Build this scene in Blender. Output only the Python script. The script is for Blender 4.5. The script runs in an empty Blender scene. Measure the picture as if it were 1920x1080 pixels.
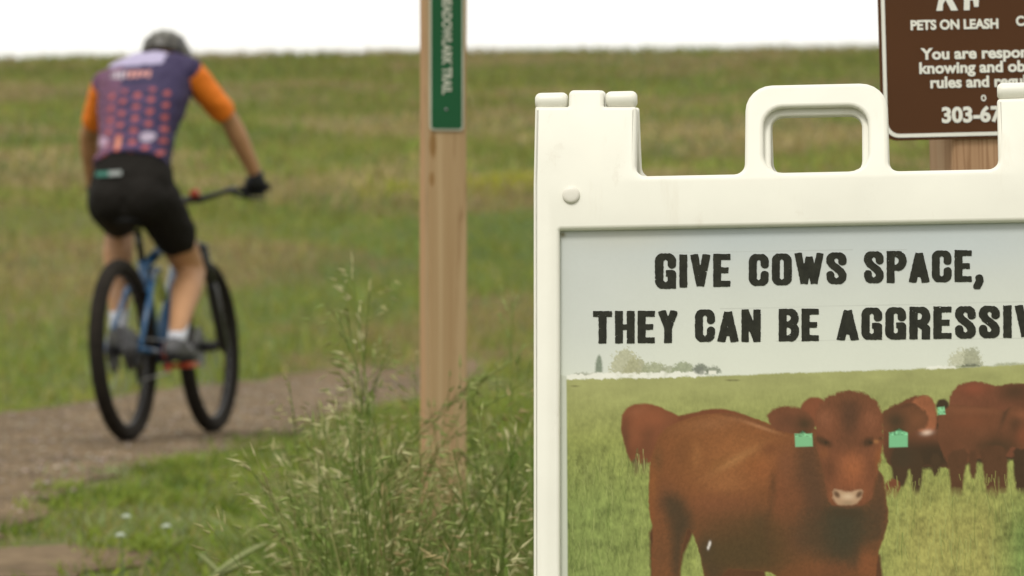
import bpy, bmesh, math, random
import numpy as np
from mathutils import Vector, Matrix, Euler
R = math.radians
random.seed(7); RNG = np.random.default_rng(11)
scene = bpy.context.scene

# ------------------------------------------------------------------ camera
CAM_Z = 0.62
cam_d = bpy.data.cameras.new("camera"); cam = bpy.data.objects.new("camera", cam_d)
scene.collection.objects.link(cam); scene.camera = cam
cam.location = (0, 0, CAM_Z); cam.rotation_euler = (R(90), 0, 0)
cam_d.sensor_width = 36; cam_d.lens = 8460/1920*36
cam_d.clip_end = 9000; cam_d.clip_start = 0.05
cam_d.dof.use_dof = True; cam_d.dof.focus_distance = 5.02
cam_d.dof.aperture_fstop = 12.5; cam_d.dof.aperture_blades = 0
# ------------------------------------------------------------------ world: bright overcast
SUN_EL, SUN_AZ = 56, 205      # azimuth clockwise from +Y
w = bpy.data.worlds.new("World"); scene.world = w; w.use_nodes = True
nt = w.node_tree; nt.nodes.clear()
wo = nt.nodes.new('ShaderNodeOutputWorld'); bg = nt.nodes.new('ShaderNodeBackground')
sky = nt.nodes.new('ShaderNodeTexSky'); sky.sky_type = 'NISHITA'; sky.sun_disc = False
sky.sun_elevation = R(SUN_EL); sky.sun_rotation = R(SUN_AZ); sky.dust_density = 4; sky.altitude = 1600
tc = nt.nodes.new('ShaderNodeTexCoord'); nz = nt.nodes.new('ShaderNodeTexNoise')
nz.inputs['Scale'].default_value = 2.2; nz.inputs['Detail'].default_value = 5
mr = nt.nodes.new('ShaderNodeMapRange'); mr.inputs['From Min'].default_value = .3; mr.inputs['From Max'].default_value = .7
mr.inputs['To Min'].default_value = .86; mr.inputs['To Max'].default_value = .99
mx = nt.nodes.new('ShaderNodeMix'); mx.data_type = 'RGBA'
nt.links.new(tc.outputs['Generated'], nz.inputs['Vector']); nt.links.new(nz.outputs['Fac'], mr.inputs['Value'])
nt.links.new(mr.outputs['Result'], mx.inputs[0]); nt.links.new(sky.outputs[0], mx.inputs[6])
mx.inputs[7].default_value = (9.4, 9.1, 8.4, 1)
nt.links.new(mx.outputs[2], bg.inputs['Color']); bg.inputs['Strength'].default_value = 0.10
nt.links.new(bg.outputs[0], wo.inputs[0])
# ------------------------------------------------------------------ sun (veiled)
sd = bpy.data.lights.new("sun", 'SUN'); sun = bpy.data.objects.new("sun", sd); scene.collection.objects.link(sun)
sd.energy = 1.5; sd.angle = R(18); sd.color = (1, .955, .87)
sdir = Vector((math.sin(R(SUN_AZ))*math.cos(R(SUN_EL)), math.cos(R(SUN_AZ))*math.cos(R(SUN_EL)), math.sin(R(SUN_EL))))
sun.rotation_euler = sdir.to_track_quat('Z', 'Y').to_euler()
scene.view_settings.view_transform = 'Standard'; scene.view_settings.look = 'None'
scene.view_settings.exposure = 0.35; scene.view_settings.gamma = 1
scene.render.resolution_x = 1024; scene.render.resolution_y = 576

# ------------------------------------------------------------------ helpers
def lin(r, g, b, k=1.0):
    f = lambda c: ((c/255)/12.92 if c <= 10 else (((c/255)+.055)/1.055)**2.4)
    return (f(r)/k, f(g)/k, f(b)/k)
def link(o): scene.collection.objects.link(o); return o
def tag(o, label=None, cat=None, group=None, kind=None):
    if label: o['label'] = label
    if cat: o['category'] = cat
    if group: o['group'] = group
    if kind: o['kind'] = kind
    return o
def empty(name, loc, rot=(0, 0, 0)):
    o = bpy.data.objects.new(name, None); o.empty_display_size = .1
    o.location = loc; o.rotation_euler = rot; return link(o)
def obj(name, me, mat, parent=None, smooth=True):
    o = bpy.data.objects.new(name, me); link(o); me.name = name
    me.materials.clear(); me.materials.append(mat)
    me.polygons.foreach_set('use_smooth', [smooth]*len(me.polygons))
    if parent: o.parent = parent
    return o
def pydata(vs, fs):
    me = bpy.data.meshes.new('m'); me.from_pydata([tuple(v) for v in vs], [], fs); me.update(); return me
def npmesh(V, F):      # V (n,3), F (m,4) or (m,3)
    me = bpy.data.meshes.new('m'); n = len(V); m, k = F.shape
    me.vertices.add(n); me.vertices.foreach_set('co', V.astype(np.float32).ravel())
    me.loops.add(m*k); me.loops.foreach_set('vertex_index', F.astype(np.int32).ravel())
    me.polygons.add(m); me.polygons.foreach_set('loop_start', np.arange(0, m*k, k, dtype=np.int32))
    me.polygons.foreach_set('loop_total', np.full(m, k, dtype=np.int32))
    me.update(calc_edges=True); me.validate(); return me
def set_col(me, C):
    a = me.color_attributes.new('Col', 'FLOAT_COLOR', 'POINT')
    C4 = np.ones((len(C), 4), np.float32); C4[:, :3] = C
    a.data.foreach_set('color', C4.ravel())
class G:     # shape collector
    def __init__(s): s.v = []; s.f = []
    def add(s, vs, fs):
        b = len(s.v); s.v += [tuple(v) for v in vs]; s.f += [tuple(b+i for i in f) for f in fs]
    def loft(s, rings, cap=True, closed=False):
        n = len(rings[0]); vs = [p for r in rings for p in r]; fs = []
        m = len(rings)
        for i in range(m if closed else m-1):
            for j in range(n):
                a = i*n+j; b = i*n+(j+1) % n; c = ((i+1) % m)*n+(j+1) % n; d = ((i+1) % m)*n+j
                fs.append((a, b, c, d))
        if cap and not closed:
            fs.append(tuple(range(n-1, -1, -1))); fs.append(tuple((m-1)*n+j for j in range(n)))
        s.add(vs, fs)
    def tube(s, p, r, n=10, cap=True):
        p = [Vector(a) for a in p]; r = r if isinstance(r, (list, tuple)) else [r]*len(p)
        rings = []; up = None
        for i in range(len(p)):
            t = (p[min(i+1, len(p)-1)]-p[max(i-1, 0)]).normalized()
            if up is None: up = t.orthogonal().normalized()
            up = (up-t*up.dot(t)).normalized(); s2 = t.cross(up)
            rings.append([p[i]+(up*math.cos(2*math.pi*k/n)+s2*math.sin(2*math.pi*k/n))*r[i] for k in range(n)])
        s.loft(rings, cap)
    def capsule(s, a, b, ra, rb, n=14, m=5):
        a = Vector(a); b = Vector(b); t = (b-a).normalized(); P = []; Q = []
        for i in range(m): th = math.pi/2*(1-i/m)*.98; P.append(a-t*ra*math.sin(th)); Q.append(ra*math.cos(th))
        P.append(a); Q.append(ra); P.append(b); Q.append(rb)
        for i in range(1, m+1): th = math.pi/2*i/m*.98; P.append(b+t*rb*math.sin(th)); Q.append(rb*math.cos(th))
        up = t.orthogonal().normalized(); s2 = t.cross(up)
        s.loft([[P[i]+(up*math.cos(2*math.pi*k/n)+s2*math.sin(2*math.pi*k/n))*Q[i] for k in range(n)] for i in range(len(P))])
    def ell(s, c, rad, rot=None, n=18, m=12):
        c = Vector(c); M = rot or Matrix.Identity(3); rings = []
        for i in range(m+1):
            th = math.pi*(0.02+.96*i/m)
            rings.append([c+M@Vector((rad[0]*math.sin(th)*math.cos(2*math.pi*k/n), rad[1]*math.sin(th)*math.sin(2*math.pi*k/n), -rad[2]*math.cos(th))) for k in range(n)])
        s.loft(rings)
    def box(s, c, d, rot=None):
        M = rot or Matrix.Identity(3); c = Vector(c)
        vs = [c+M@Vector((x*d[0]/2, y*d[1]/2, z*d[2]/2)) for x in (-1, 1) for y in (-1, 1) for z in (-1, 1)]
        s.add(vs, [(0, 1, 3, 2), (4, 6, 7, 5), (0, 4, 5, 1), (2, 3, 7, 6), (0, 2, 6, 4), (1, 5, 7, 3)])
    def torus(s, c, ax, R1, rx, ry, n=64, m=12, prof=None):   # axis along x
        c = Vector(c); rings = []
        for i in range(n):
            a = 2*math.pi*i/n; rd = Vector((0, math.cos(a), math.sin(a))); ring = []
            for k in range(m):
                b = 2*math.pi*k/m
                ring.append(c+rd*(R1+ry*math.cos(b)*(prof(i, k) if prof else 1))+Vector((1, 0, 0))*rx*math.sin(b))
            rings.append(ring)
        s.loft(rings, closed=True)
    def mesh(s):
        me = pydata(s.v, s.f); bm = bmesh.new(); bm.from_mesh(me); bmesh.ops.recalc_face_normals(bm, faces=bm.faces); bm.to_mesh(me); bm.free(); return me
def remesh(g, vox, it=6, fac=.5):
    o = link(bpy.data.objects.new('t', g.mesh()))
    m = o.modifiers.new('r', 'REMESH'); m.mode = 'VOXEL'; m.voxel_size = vox
    k = o.modifiers.new('s', 'SMOOTH'); k.factor = fac; k.iterations = it
    bpy.context.view_layer.update()
    me = bpy.data.meshes.new_from_object(o.evaluated_get(bpy.context.evaluated_depsgraph_get()))
    bpy.data.objects.remove(o); return me
def co(me):
    a = np.zeros(len(me.vertices)*3, np.float32); me.vertices.foreach_get('co', a); return a.reshape(-1, 3)
def rounded(pts, rads, n=6):     # polygon corner rounding, 2-D
    out = []; N = len(pts)
    if not isinstance(rads, (list, tuple)): rads = [rads]*N
    for i in range(N):
        p = Vector(pts[i]); a = Vector(pts[i-1]); b = Vector(pts[(i+1) % N]); r = rads[i]
        if r <= 0: out.append(tuple(p)); continue
        da = (a-p).normalized(); db = (b-p).normalized(); ang = da.angle(db)
        t = r/math.tan(ang/2); c = p+(da+db).normalized()*r/math.sin(ang/2)
        s0 = p+da*t-c; s1 = p+db*t-c; a0 = math.atan2(s0.y, s0.x); a1 = math.atan2(s1.y, s1.x)
        d = (a1-a0+math.pi) % (2*math.pi)-math.pi
        for k in range(n+1): th = a0+d*k/n; out.append((c.x+r*math.cos(th), c.y+r*math.sin(th)))
    return out
def plate(loops, y0, y1, bev=0.0, res=3):
    """filled 2-D outline (x,z) with holes, front at y0 and back at y1, rounded edges"""
    cu = bpy.data.curves.new('c', 'CURVE'); cu.dimensions = '2D'; cu.fill_mode = 'BOTH'
    cu.extrude = max((y1-y0)/2-bev, 0); cu.bevel_depth = bev; cu.bevel_resolution = res; cu.offset = -bev
    for lp in loops:
        sp = cu.splines.new('POLY'); sp.points.add(len(lp)-1); sp.use_cyclic_u = True
        for i, (x, z) in enumerate(lp): sp.points[i].co = (x, z, 0, 1)
    o = bpy.data.objects.new('c', cu); me = bpy.data.meshes.new_from_object(o)
    bpy.data.objects.remove(o); bpy.data.curves.remove(cu)
    me.transform(Matrix(((1, 0, 0, 0), (0, 0, -1, (y0+y1)/2), (0, 1, 0, 0), (0, 0, 0, 1)))); return me
def join(meshes):
    bm = bmesh.new()
    for m in meshes: bm.from_mesh(m)
    bmesh.ops.recalc_face_normals(bm, faces=bm.faces)
    me = bpy.data.meshes.new('m'); bm.to_mesh(me); bm.free(); return me
def text(s, size, x, z, y, align='LEFT', bold=.0, depth=.0006, sx=1.0, rot=0, spacing=1.0):
    cu = bpy.data.curves.new('t', 'FONT'); cu.body = s; cu.size = size; cu.align_x = align; cu.offset = bold
    cu.extrude = depth; cu.space_character = spacing; cu.resolution_u = 4
    o = bpy.data.objects.new('t', cu); me = bpy.data.meshes.new_from_object(o)
    bpy.data.objects.remove(o); bpy.data.curves.remove(cu)
    me.transform(Matrix.Translation((x, y, z)) @ Matrix.Rotation(rot, 4, 'Y') @ Matrix.Rotation(R(90), 4, 'X') @ Matrix.Diagonal((sx, 1, 1, 1))); return me

# ------------------------------------------------------------------ materials
def mat(name, col, rough=.6, metal=0, spec=.5, bump=0, bscale=60, var=0, vscale=8, attr=False, trans=0, stretch=None, sheen=0, coat=0):
    m = bpy.data.materials.new(name); m.use_nodes = True; n = m.node_tree; b = n.nodes['Principled BSDF']
    b.inputs['Roughness'].default_value = rough; b.inputs['Metallic'].default_value = metal
    b.inputs['Specular IOR Level'].default_value = spec; b.inputs['Coat Weight'].default_value = coat
    t = n.nodes.new('ShaderNodeTexCoord'); mp = n.nodes.new('ShaderNodeMapping'); n.links.new(t.outputs['Object'], mp.inputs[0])
    if stretch: mp.inputs['Scale'].default_value = stretch
    if attr:
        a = n.nodes.new('ShaderNodeVertexColor'); a.layer_name = 'Col'; src = a.outputs[0]
    else:
        a = n.nodes.new('ShaderNodeRGB'); a.outputs[0].default_value = (*col, 1); src = a.outputs[0]
    if var:
        q = n.nodes.new('ShaderNodeTexNoise'); q.inputs['Scale'].default_value = vscale; q.inputs['Detail'].default_value = 6
        n.links.new(mp.outputs[0], q.inputs['Vector'])
        r = n.nodes.new('ShaderNodeMapRange'); r.inputs['From Min'].default_value = .3; r.inputs['From Max'].default_value = .7
        r.inputs['To Min'].default_value = 1-var; r.inputs['To Max'].default_value = 1+var
        n.links.new(q.outputs['Fac'], r.inputs['Value'])
        h = n.nodes.new('ShaderNodeVectorMath'); h.operation = 'SCALE'; n.links.new(src, h.inputs[0]); n.links.new(r.outputs[0], h.inputs['Scale'])
        src = h.outputs[0]
    n.links.new(src, b.inputs['Base Color'])
    if bump:
        q = n.nodes.new('ShaderNodeTexNoise'); q.inputs['Scale'].default_value = bscale; q.inputs['Detail'].default_value = 4
        n.links.new(mp.outputs[0], q.inputs['Vector'])
        u = n.nodes.new('ShaderNodeBump'); u.inputs['Strength'].default_value = bump; u.inputs['Distance'].default_value = .002
        n.links.new(q.outputs['Fac'], u.inputs['Height']); n.links.new(u.outputs[0], b.inputs['Normal'])
    if trans:
        tr = n.nodes.new('ShaderNodeBsdfTranslucent'); n.links.new(src, tr.inputs[0])
        ms = n.nodes.new('ShaderNodeMixShader'); ms.inputs[0].default_value = trans
        out = n.nodes['Material Output']
        n.links.new(b.outputs[0], ms.inputs[1]); n.links.new(tr.outputs[0], ms.inputs[2]); n.links.new(ms.outputs[0], out.inputs[0])
    return m
M_plastic = mat('white_plastic', (.725, .718, .640), .42, bump=.25, bscale=9, var=.035, vscale=14)
def stain(m, col, s1, s2, lo, hi, amt):
    n = m.node_tree; b = n.nodes['Principled BSDF']; src = b.inputs['Base Color'].links[0].from_socket; t = n.nodes.new('ShaderNodeTexCoord')
    mp = n.nodes.new('ShaderNodeMapping'); mp.inputs['Scale'].default_value = s2; n.links.new(t.outputs['Object'], mp.inputs[0])
    q = n.nodes.new('ShaderNodeTexNoise'); q.inputs['Scale'].default_value = s1; q.inputs['Detail'].default_value = 7; q.inputs['Roughness'].default_value = .7; n.links.new(mp.outputs[0], q.inputs['Vector'])
    r = n.nodes.new('ShaderNodeMapRange'); r.inputs['From Min'].default_value = lo; r.inputs['From Max'].default_value = hi; r.inputs['To Max'].default_value = amt; n.links.new(q.outputs['Fac'], r.inputs['Value'])
    x = n.nodes.new('ShaderNodeMix'); x.data_type = 'RGBA'; n.links.new(r.outputs[0], x.inputs[0]); n.links.new(src, x.inputs[6]); x.inputs[7].default_value = (*col, 1); n.links.new(x.outputs[2], b.inputs['Base Color'])
stain(M_plastic, (.42, .35, .26), 26, (1, 1, .6), .60, .80, .38); stain(M_plastic, (.50, .44, .32), 9, (3, 3, .5), .56, .75, .25)
M_bolt = mat('bolt_plastic', (.66, .64, .57), .4)
M_poster = mat('printed_poster', None, .6, spec=.12, attr=True, bump=.08, bscale=7)
M_ink = mat('black_ink', (.020, .021, .014), .6, spec=.15, var=.3, vscale=120)
M_grass = mat('grass_blade', None, .55, attr=True, trans=.35, spec=.08)
M_white = mat('white_paint', (.72, .72, .66), .45, var=.05)
M_black = mat('black_rubber', (.010, .010, .010), .7, spec=.15, var=.2, vscale=30)
M_blackgloss = mat('black_anodised', (.018, .018, .02), .3)
M_metal = mat('bare_metal', (.25, .25, .26), .4, metal=.9)

# ------------------------------------------------------------------ terrain
def sm(t): t = np.clip(t, 0, 1); return t*t*(3-2*t)
def terr(x, y):
    x = np.asarray(x, float); y = np.asarray(y, float)
    z = -0.054*np.clip(10-y, 0, 9)*sm((10-y)/2.0)
    t = np.clip((y-33)/(122-33), 0, 1)
    hill = 7.0*(t**1.22)
    cx = np.clip(x, -150, 150)
    hill = hill*(1+.0018*cx) + sm((y-50)/60)*(.012*np.sin(cx*.31+y*.02))
    hill = hill - .000*y - sm((y-122)/60)*1.2
    b = .012*np.sin(x*2.3+y*.7)+.010*np.sin(x*5.1-y*1.9+1)+.008*np.sin(y*3.7+x*1.3)
    b2 = sm((y-34)/15)*(.12*np.sin(x*.5+y*.21)+.08*np.sin(x*.9-y*.33+2)+.05*np.sin(y*.8+x*.2))
    b = b*(1-.8*sm((1.2-np.abs(x+1.8))/.6)*sm((y-14)/3)*sm((30-y)/5))
    z = z-.014*sm((1.6-np.abs(x+1.8))/.8)*sm((y-14)/3)*sm((30-y)/5)
    return z+hill+b+b2*sm((108-y)/25)*.8
PY = np.array([-30, 8, 11.9, 13.4, 15.4, 18.1, 20.2, 23.3, 27, 31, 36, 60]);
PR = np.array([-1.6, -1.42, -1.33, -1.30, -1.27, -1.02, -.92, -.52, -.34, -.22, -.1, -.1])
PLY = np.array([-30, 10, 15, 19, 22.8, 25, 30, 32.8, 34.0, 36, 60])
PL = np.array([-3.7, -3.1, -2.85, -2.72, -2.58, -2.34, -1.85, -1.4, -.55, -.12, -.12])
def pr(y): return np.interp(y, PY, PR)
def pl(y): return np.interp(y, PLY, PL)
def vnoise(x, y, s, seed=0):
    x = x*s+seed*17.3; y = y*s+seed*9.1
    return (np.sin(x*1.0+1.7*np.sin(y*.9+seed))+np.sin(y*1.3+1.5*np.sin(x*1.1+2+seed))+np.sin((x+y)*.83+np.sin((x-y)*1.7)))/3
def sgrid(a, b, lo, hi, d, g=1.16):
    mid = list(np.arange(lo, hi, d)); L = []; x = lo; s = d
    while x > a: s *= g; x -= s; L.append(x)
    U = []; x = hi; s = d
    while x < b: U.append(x); s *= g; x += s
    U.append(b); return np.array(L[::-1]+mid+U)
gx = sgrid(-2500, 2500, -7, 7, .12); gy = sgrid(-60, 5000, 3, 130, .22)
X, Y = np.meshgrid(gx, gy); Z = terr(X, Y)
nx, ny = len(gx), len(gy)
idx = np.arange(nx*ny).reshape(ny, nx)
F = np.stack([idx[:-1, :-1], idx[:-1, 1:], idx[1:, 1:], idx[1:, :-1]], -1).reshape(-1, 4)
me = npmesh(np.stack([X.ravel(), Y.ravel(), Z.ravel()], 1), F)
def ground_mat():
    m = bpy.data.materials.new('meadow_soil'); m.use_nodes = True; n = m.node_tree; b = n.nodes['Principled BSDF']
    b.inputs['Roughness'].default_value = .9; b.inputs['Specular IOR Level'].default_value = .1
    g = n.nodes.new('ShaderNodeNewGeometry')
    def noise(scale, sx, det=4):
        mp = n.nodes.new('ShaderNodeMapping'); mp.inputs['Scale'].default_value = sx
        n.links.new(g.outputs['Position'], mp.inputs[0])
        q = n.nodes.new('ShaderNodeTexNoise'); q.inputs['Scale'].default_value = scale; q.inputs['Detail'].default_value = det
        n.links.new(mp.outputs[0], q.inputs['Vector']); return q.outputs['Fac']
    def mixc(f, a, c, lo, hi):
        r = n.nodes.new('ShaderNodeMapRange'); r.interpolation_type = 'SMOOTHSTEP'
        r.inputs['From Min'].default_value = lo; r.inputs['From Max'].default_value = hi
        n.links.new(f, r.inputs['Value']); x = n.nodes.new('ShaderNodeMix'); x.data_type = 'RGBA'
        n.links.new(r.outputs[0], x.inputs[0])
        for k, v in ((6, a), (7, c)):
            if isinstance(v, tuple): x.inputs[k].default_value = (*v, 1)
            else: n.links.new(v, x.inputs[k])
        return x.outputs[2]
    c = mixc(noise(.30, (1, .16, 1)), (.085, .103, .024), (.135, .118, .040), .42, .6)
    c = mixc(noise(.22, (1, .12, 3), 3), c, (.066, .099, .022), .50, .66)
    c = mixc(noise(1.3, (1, .35, 1), 5), c, (.165, .135, .060), .60, .78)
    c = mixc(noise(9, (1, 1, 1), 5), c, (.045, .055, .016), .50, .85)
    n.links.new(c, b.inputs['Base Color']); return m
ground = obj('ground', me, ground_mat()); tag(ground, kind='structure')

# gravel path
ys = np.arange(-20, 35.9, .15); us = np.linspace(0, 1, 26); V = []
for y in ys:
    a = pl(y)+.09*vnoise(y, 0, 1.9, 1)+.04*vnoise(y, 0, 6, 5); b = pr(y)+.10*vnoise(y, 3, 1.6, 2)+.05*vnoise(y, 1, 7, 4)
    x = a+(b-a)*us
    edge = np.minimum(us, 1-us)*2
    z = terr(x, np.full_like(x, y))+.006
    V.append(np.stack([x, np.full_like(x, y), z], 1))
V = np.concatenate(V); nu = 26; idx = np.arange(len(V)).reshape(-1, nu)
F = np.stack([idx[:-1, :-1], idx[:-1, 1:], idx[1:, 1:], idx[1:, :-1]], -1).reshape(-1, 4)
def dirt_mat():
    m = mat('gravel_dirt', (.152, .112, .070), .95, spec=.03, bump=1.0, bscale=45, var=.36, vscale=2.2)
    n = m.node_tree; b = n.nodes['Principled BSDF']; src = b.inputs['Base Color'].links[0].from_socket
    q = n.nodes.new('ShaderNodeTexNoise'); q.inputs['Scale'].default_value = 22; q.inputs['Detail'].default_value = 6
    t = n.nodes['Texture Coordinate'] if 'Texture Coordinate' in n.nodes else n.nodes.new('ShaderNodeTexCoord')
    n.links.new(t.outputs['Object'], q.inputs['Vector'])
    r = n.nodes.new('ShaderNodeMapRange'); r.inputs['From Min'].default_value = .3; r.inputs['From Max'].default_value = .75
    r.inputs['To Min'].default_value = .7; r.inputs['To Max'].default_value = 1.35; n.links.new(q.outputs['Fac'], r.inputs['Value'])
    h = n.nodes.new('ShaderNodeVectorMath'); h.operation = 'SCALE'; n.links.new(src, h.inputs[0]); n.links.new(r.outputs[0], h.inputs['Scale'])
    n.links.new(h.outputs[0], b.inputs['Base Color']); return m
M_dirt = dirt_mat()
tag(obj('path', npmesh(V, F), M_dirt), kind='structure')
# bare earth beside the near grass
def patch(cx, cy, rx, ry, dz=.006):
    vs = [(cx, cy, 0)]; fs = []; n = 60; K = 8
    for k in range(1, K+1):
        for i in range(n):
            a = 2*math.pi*i/n; q = 1+.18*math.sin(3*a+1)+.1*math.sin(7*a)+.05*math.sin(13*a+2)
            vs.append((cx+rx*q*k/K*math.cos(a), cy+ry*q*k/K*math.sin(a), 0))
    for i in range(n): fs.append((0, 1+i, 1+(i+1) % n))
    for k in range(K-1):
        for i in range(n):
            a = 1+k*n+i; b = 1+k*n+(i+1) % n; fs.append((a, b, b+n, a+n))
    vs = np.array(vs); vs[:, 2] = terr(vs[:, 0], vs[:, 1])+dz
    return pydata(vs, fs)
BARE = (-1.24, 10.2, .34, .85)
tag(obj('bare_earth', patch(*BARE), M_dirt), kind='structure')

# ------------------------------------------------------------------ grass
def blades(n, xs, ys, h, wd, lean, cols, segs=3, z0=None, curl=.35):
    """n blades as bent tapering ribbons -> V,F,C"""
    az = RNG.uniform(0, 2*np.pi, n); la = RNG.uniform(0, 2*np.pi, n)
    z0 = terr(xs, ys) if z0 is None else z0
    ln = lean*RNG.uniform(.2, 1.3, n)
    Vs = []; wx = np.cos(az)*wd/2; wy = np.sin(az)*wd/2
    for k in range(segs+1):
        t = k/segs; s = ln*h*(t**2)*(1+curl*t); zz = h*t*(1-.28*ln*t*t)
        cx = xs+np.cos(la)*s; cy = ys+np.sin(la)*s
        tw = (1-t)**.6 if k < segs else .04
        if k == 0: tw = .7
        Vs.append(np.stack([cx-wx*tw, cy-wy*tw, z0+zz-.01], 1)); Vs.append(np.stack([cx+wx*tw, cy+wy*tw, z0+zz-.01], 1))
    V = np.stack(Vs, 1); m = 2*(segs+1); base = np.arange(n)[:, None]*m
    F = np.concatenate([base+np.array([2*k, 2*k+1, 2*k+3, 2*k+2])[None] for k in range(segs)], 0)
    tt = np.repeat(np.arange(segs+1)/segs, 2)[None, :, None]
    C = cols[:, None, :]*np.ones((1, m, 1))
    return V.reshape(-1, 3), F, C.reshape(-1, 3)
def merge(parts):
    V = []; F = []; C = []; o = 0
    for v, f, c in parts: V.append(v); F.append(f+o); C.append(c); o += len(v)
    return np.concatenate(V), np.concatenate(F), np.concatenate(C)
def pal(n, cols, w, jit=.18):
    cols = np.array(cols); k = RNG.choice(len(cols), n, p=np.array(w)/sum(w))
    return cols[k]*(1+RNG.normal(0, jit, (n, 1)))*(1+RNG.normal(0, .05, (n, 3)))
def onpath(x, y, m=0):
    a = pl(y)+.09*vnoise(y, 0, 1.9, 1)+m; b = pr(y)+.10*vnoise(y, 3, 1.6, 2)-m
    return (x > a) & (x < b)
GREEN = (.215, .268, .045); OLIVE = (.285, .272, .074); STRAW = (.40, .34, .17); DGREEN = (.160, .195, .040); BGREEN = (.240, .335, .032); BLUEG = (.200, .270, .105)
def scatter(n, x0, x1, y0, y1):
    return RNG.uniform(x0, x1, n), RNG.uniform(y0, y1, n)
parts = []
# verge grass, 6..22 m
x, y = scatter(150000, -3.2, 2.6, 6.2, 24)
d = vnoise(x, y, 2.6, 3); bx = ((x-BARE[0])/BARE[2])**2+((y-BARE[1])/BARE[3])**2
fade = np.clip((x-pr(y))/.30, 0, 1)
keep = ~onpath(x, y, RNG.uniform(-.01, .13, len(x))*np.where(vnoise(x, y, 4, 5) > 0, 1, .35)) & (bx > .55+.4*RNG.uniform(0, 1, len(x))) & (RNG.uniform(0, 1, len(x)) < .30+.55*(d > -.3)) & ((RNG.uniform(0, 1, len(x)) < .25+.75*fade) | (x < pl(y)))
x, y, d = x[keep], y[keep], d[keep]; n = len(x)
h = RNG.uniform(.035, .10, n)*(1+.6*np.clip(d, 0, 1))*np.where(x > -.6, 1.2, .65)*np.where(y < 9, .6, 1)
c = pal(n, [GREEN, BGREEN, OLIVE, STRAW, BLUEG], [5, 4, 3, .7, 2])*np.where(vnoise(x, y, 1.5, 8)[:, None] > .1, 1.0, .85)
parts.append(blades(n, x, y, h, RNG.uniform(.004, .009, n), .75, c))
# low broadleaf weeds and darker tufts in the verge
nc = 300; cx, cy = scatter(nc, -1.6, 1.6, 10.4, 22); kp = ~onpath(cx, cy, .06) & (((cx-BARE[0])/BARE[2])**2+((cy-BARE[1])/BARE[3])**2 > 1.5); cx, cy = cx[kp], cy[kp]
for (x0_, y0_) in zip(cx, cy):
    k = RNG.integers(30, 90); r_ = RNG.uniform(.03, .10); xx = x0_+RNG.normal(0, r_, k); yy = y0_+RNG.normal(0, r_*1.4, k)
    base_ = [(.13, .19, .03), (.22, .29, .05), (.25, .30, .13), (.10, .145, .025)][RNG.integers(0, 4)]
    parts.append(blades(k, xx, yy, RNG.uniform(.025, .075, k), RNG.uniform(.006, .014, k), 1.0, np.array([base_])*(1+RNG.normal(0, .15, (k, 1))), 3))
V, F, C = merge(parts); me = npmesh(V, F); set_col(me, C)
tag(obj('verge_grass', me, M_grass), 'short bright green grass and weeds along the near edge of the dirt path', 'grass', kind='stuff')
# meadow beyond path, clumped
parts = []
n0 = 90000; x, y = scatter(n0, -1, 1, 0, 1); y = 17+ (64-17)*y**1.0; x = x*(1.2+y*.145)
d = vnoise(x, y, .9, 6); far = (x < pl(y)) | (y > 35) | (x > pr(y))
keep = ~onpath(x, y, .05) & far & (y > 20) | ((x < pl(y)-.02) & (y < 24))
x, y, d = x[keep], y[keep], d[keep]; n = len(x)
q = vnoise(x, y*.35, .8, 4)+.4*vnoise(x, y*.5, 2.7, 2)
brown = ((q > np.where((y > 37) & (y < 53), .08, .42)) & (y > 32))[:, None]
h = RNG.uniform(.05, .16, n)*(1+.8*np.clip(d, 0, 1))*np.where(y < 30, .55, 1.15)
c = np.where(brown, pal(n, [STRAW, (.27, .20, .105), OLIVE], [1.2, 3, 2]), pal(n, [GREEN, OLIVE, DGREEN, BLUEG, STRAW], [5, 3, 2, 2, .3]))
parts.append(blades(n, x, y, h, RNG.uniform(.010, .022, n), .7, c, 2))
# hillside
n0 = 70000; u = RNG.uniform(0, 1, n0); y = 60+64*u; x = RNG.uniform(-1, 1, n0)*(2.5+y*.13)
q = vnoise(x*.6, y*.5, .55, 4)+.55*vnoise(x*.8, y*.6, 1.3, 2)+.3*vnoise(x, y, 2.6, 9); brown = (q > .15)[:, None]; pale = 1+.15*np.clip(vnoise(x*.5, y*.8, .6, 12), -1, 1)[:, None]
n = n0; h = RNG.uniform(.10, .26, n)
c = np.where(brown, pal(n, [(.33, .27, .14), (.29, .23, .12), (.26, .235, .08)], [2, 2, 2]), pal(n, [(.185, .235, .05), (.24, .23, .07), (.15, .185, .045)], [3, 3, 2]))*pale*np.interp(y, [60, 85, 100, 124], [1.25, 1.2, 1.05, .92])[:, None]
parts.append(blades(n, x, y, h, RNG.uniform(.03, .06, n), .6, c, 2))
V, F, C = merge(parts); me = npmesh(V, F); set_col(me, C)
tag(obj('meadow_grass', me, M_grass), 'green and tawny meadow grass covering the hillside beyond the path', 'grass', kind='stuff')
# yellow flowers in the distance
n = 1700; x = np.where(RNG.uniform(0, 1, n) < .85, RNG.uniform(-.75, 1.6, n), RNG.uniform(-2.2, -.7, n)); y = 65+RNG.normal(0, 1.2, n)
keep = np.abs(x-.1) < 4; x, y = x[keep], y[keep]; n = len(x)
V, F, C = blades(n, x, y, RNG.uniform(.10, .22, n), RNG.uniform(.02, .045, n), .5, pal(n, [(.44, .42, .04), (.30, .33, .045)], [2, 2]), 2)
me = npmesh(V, F); set_col(me, C)
tag(obj('yellow_wildflowers', me, M_grass), 'low streak of yellow wildflowers across the hillside behind the wooden post', 'flowers', kind='stuff')
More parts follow.
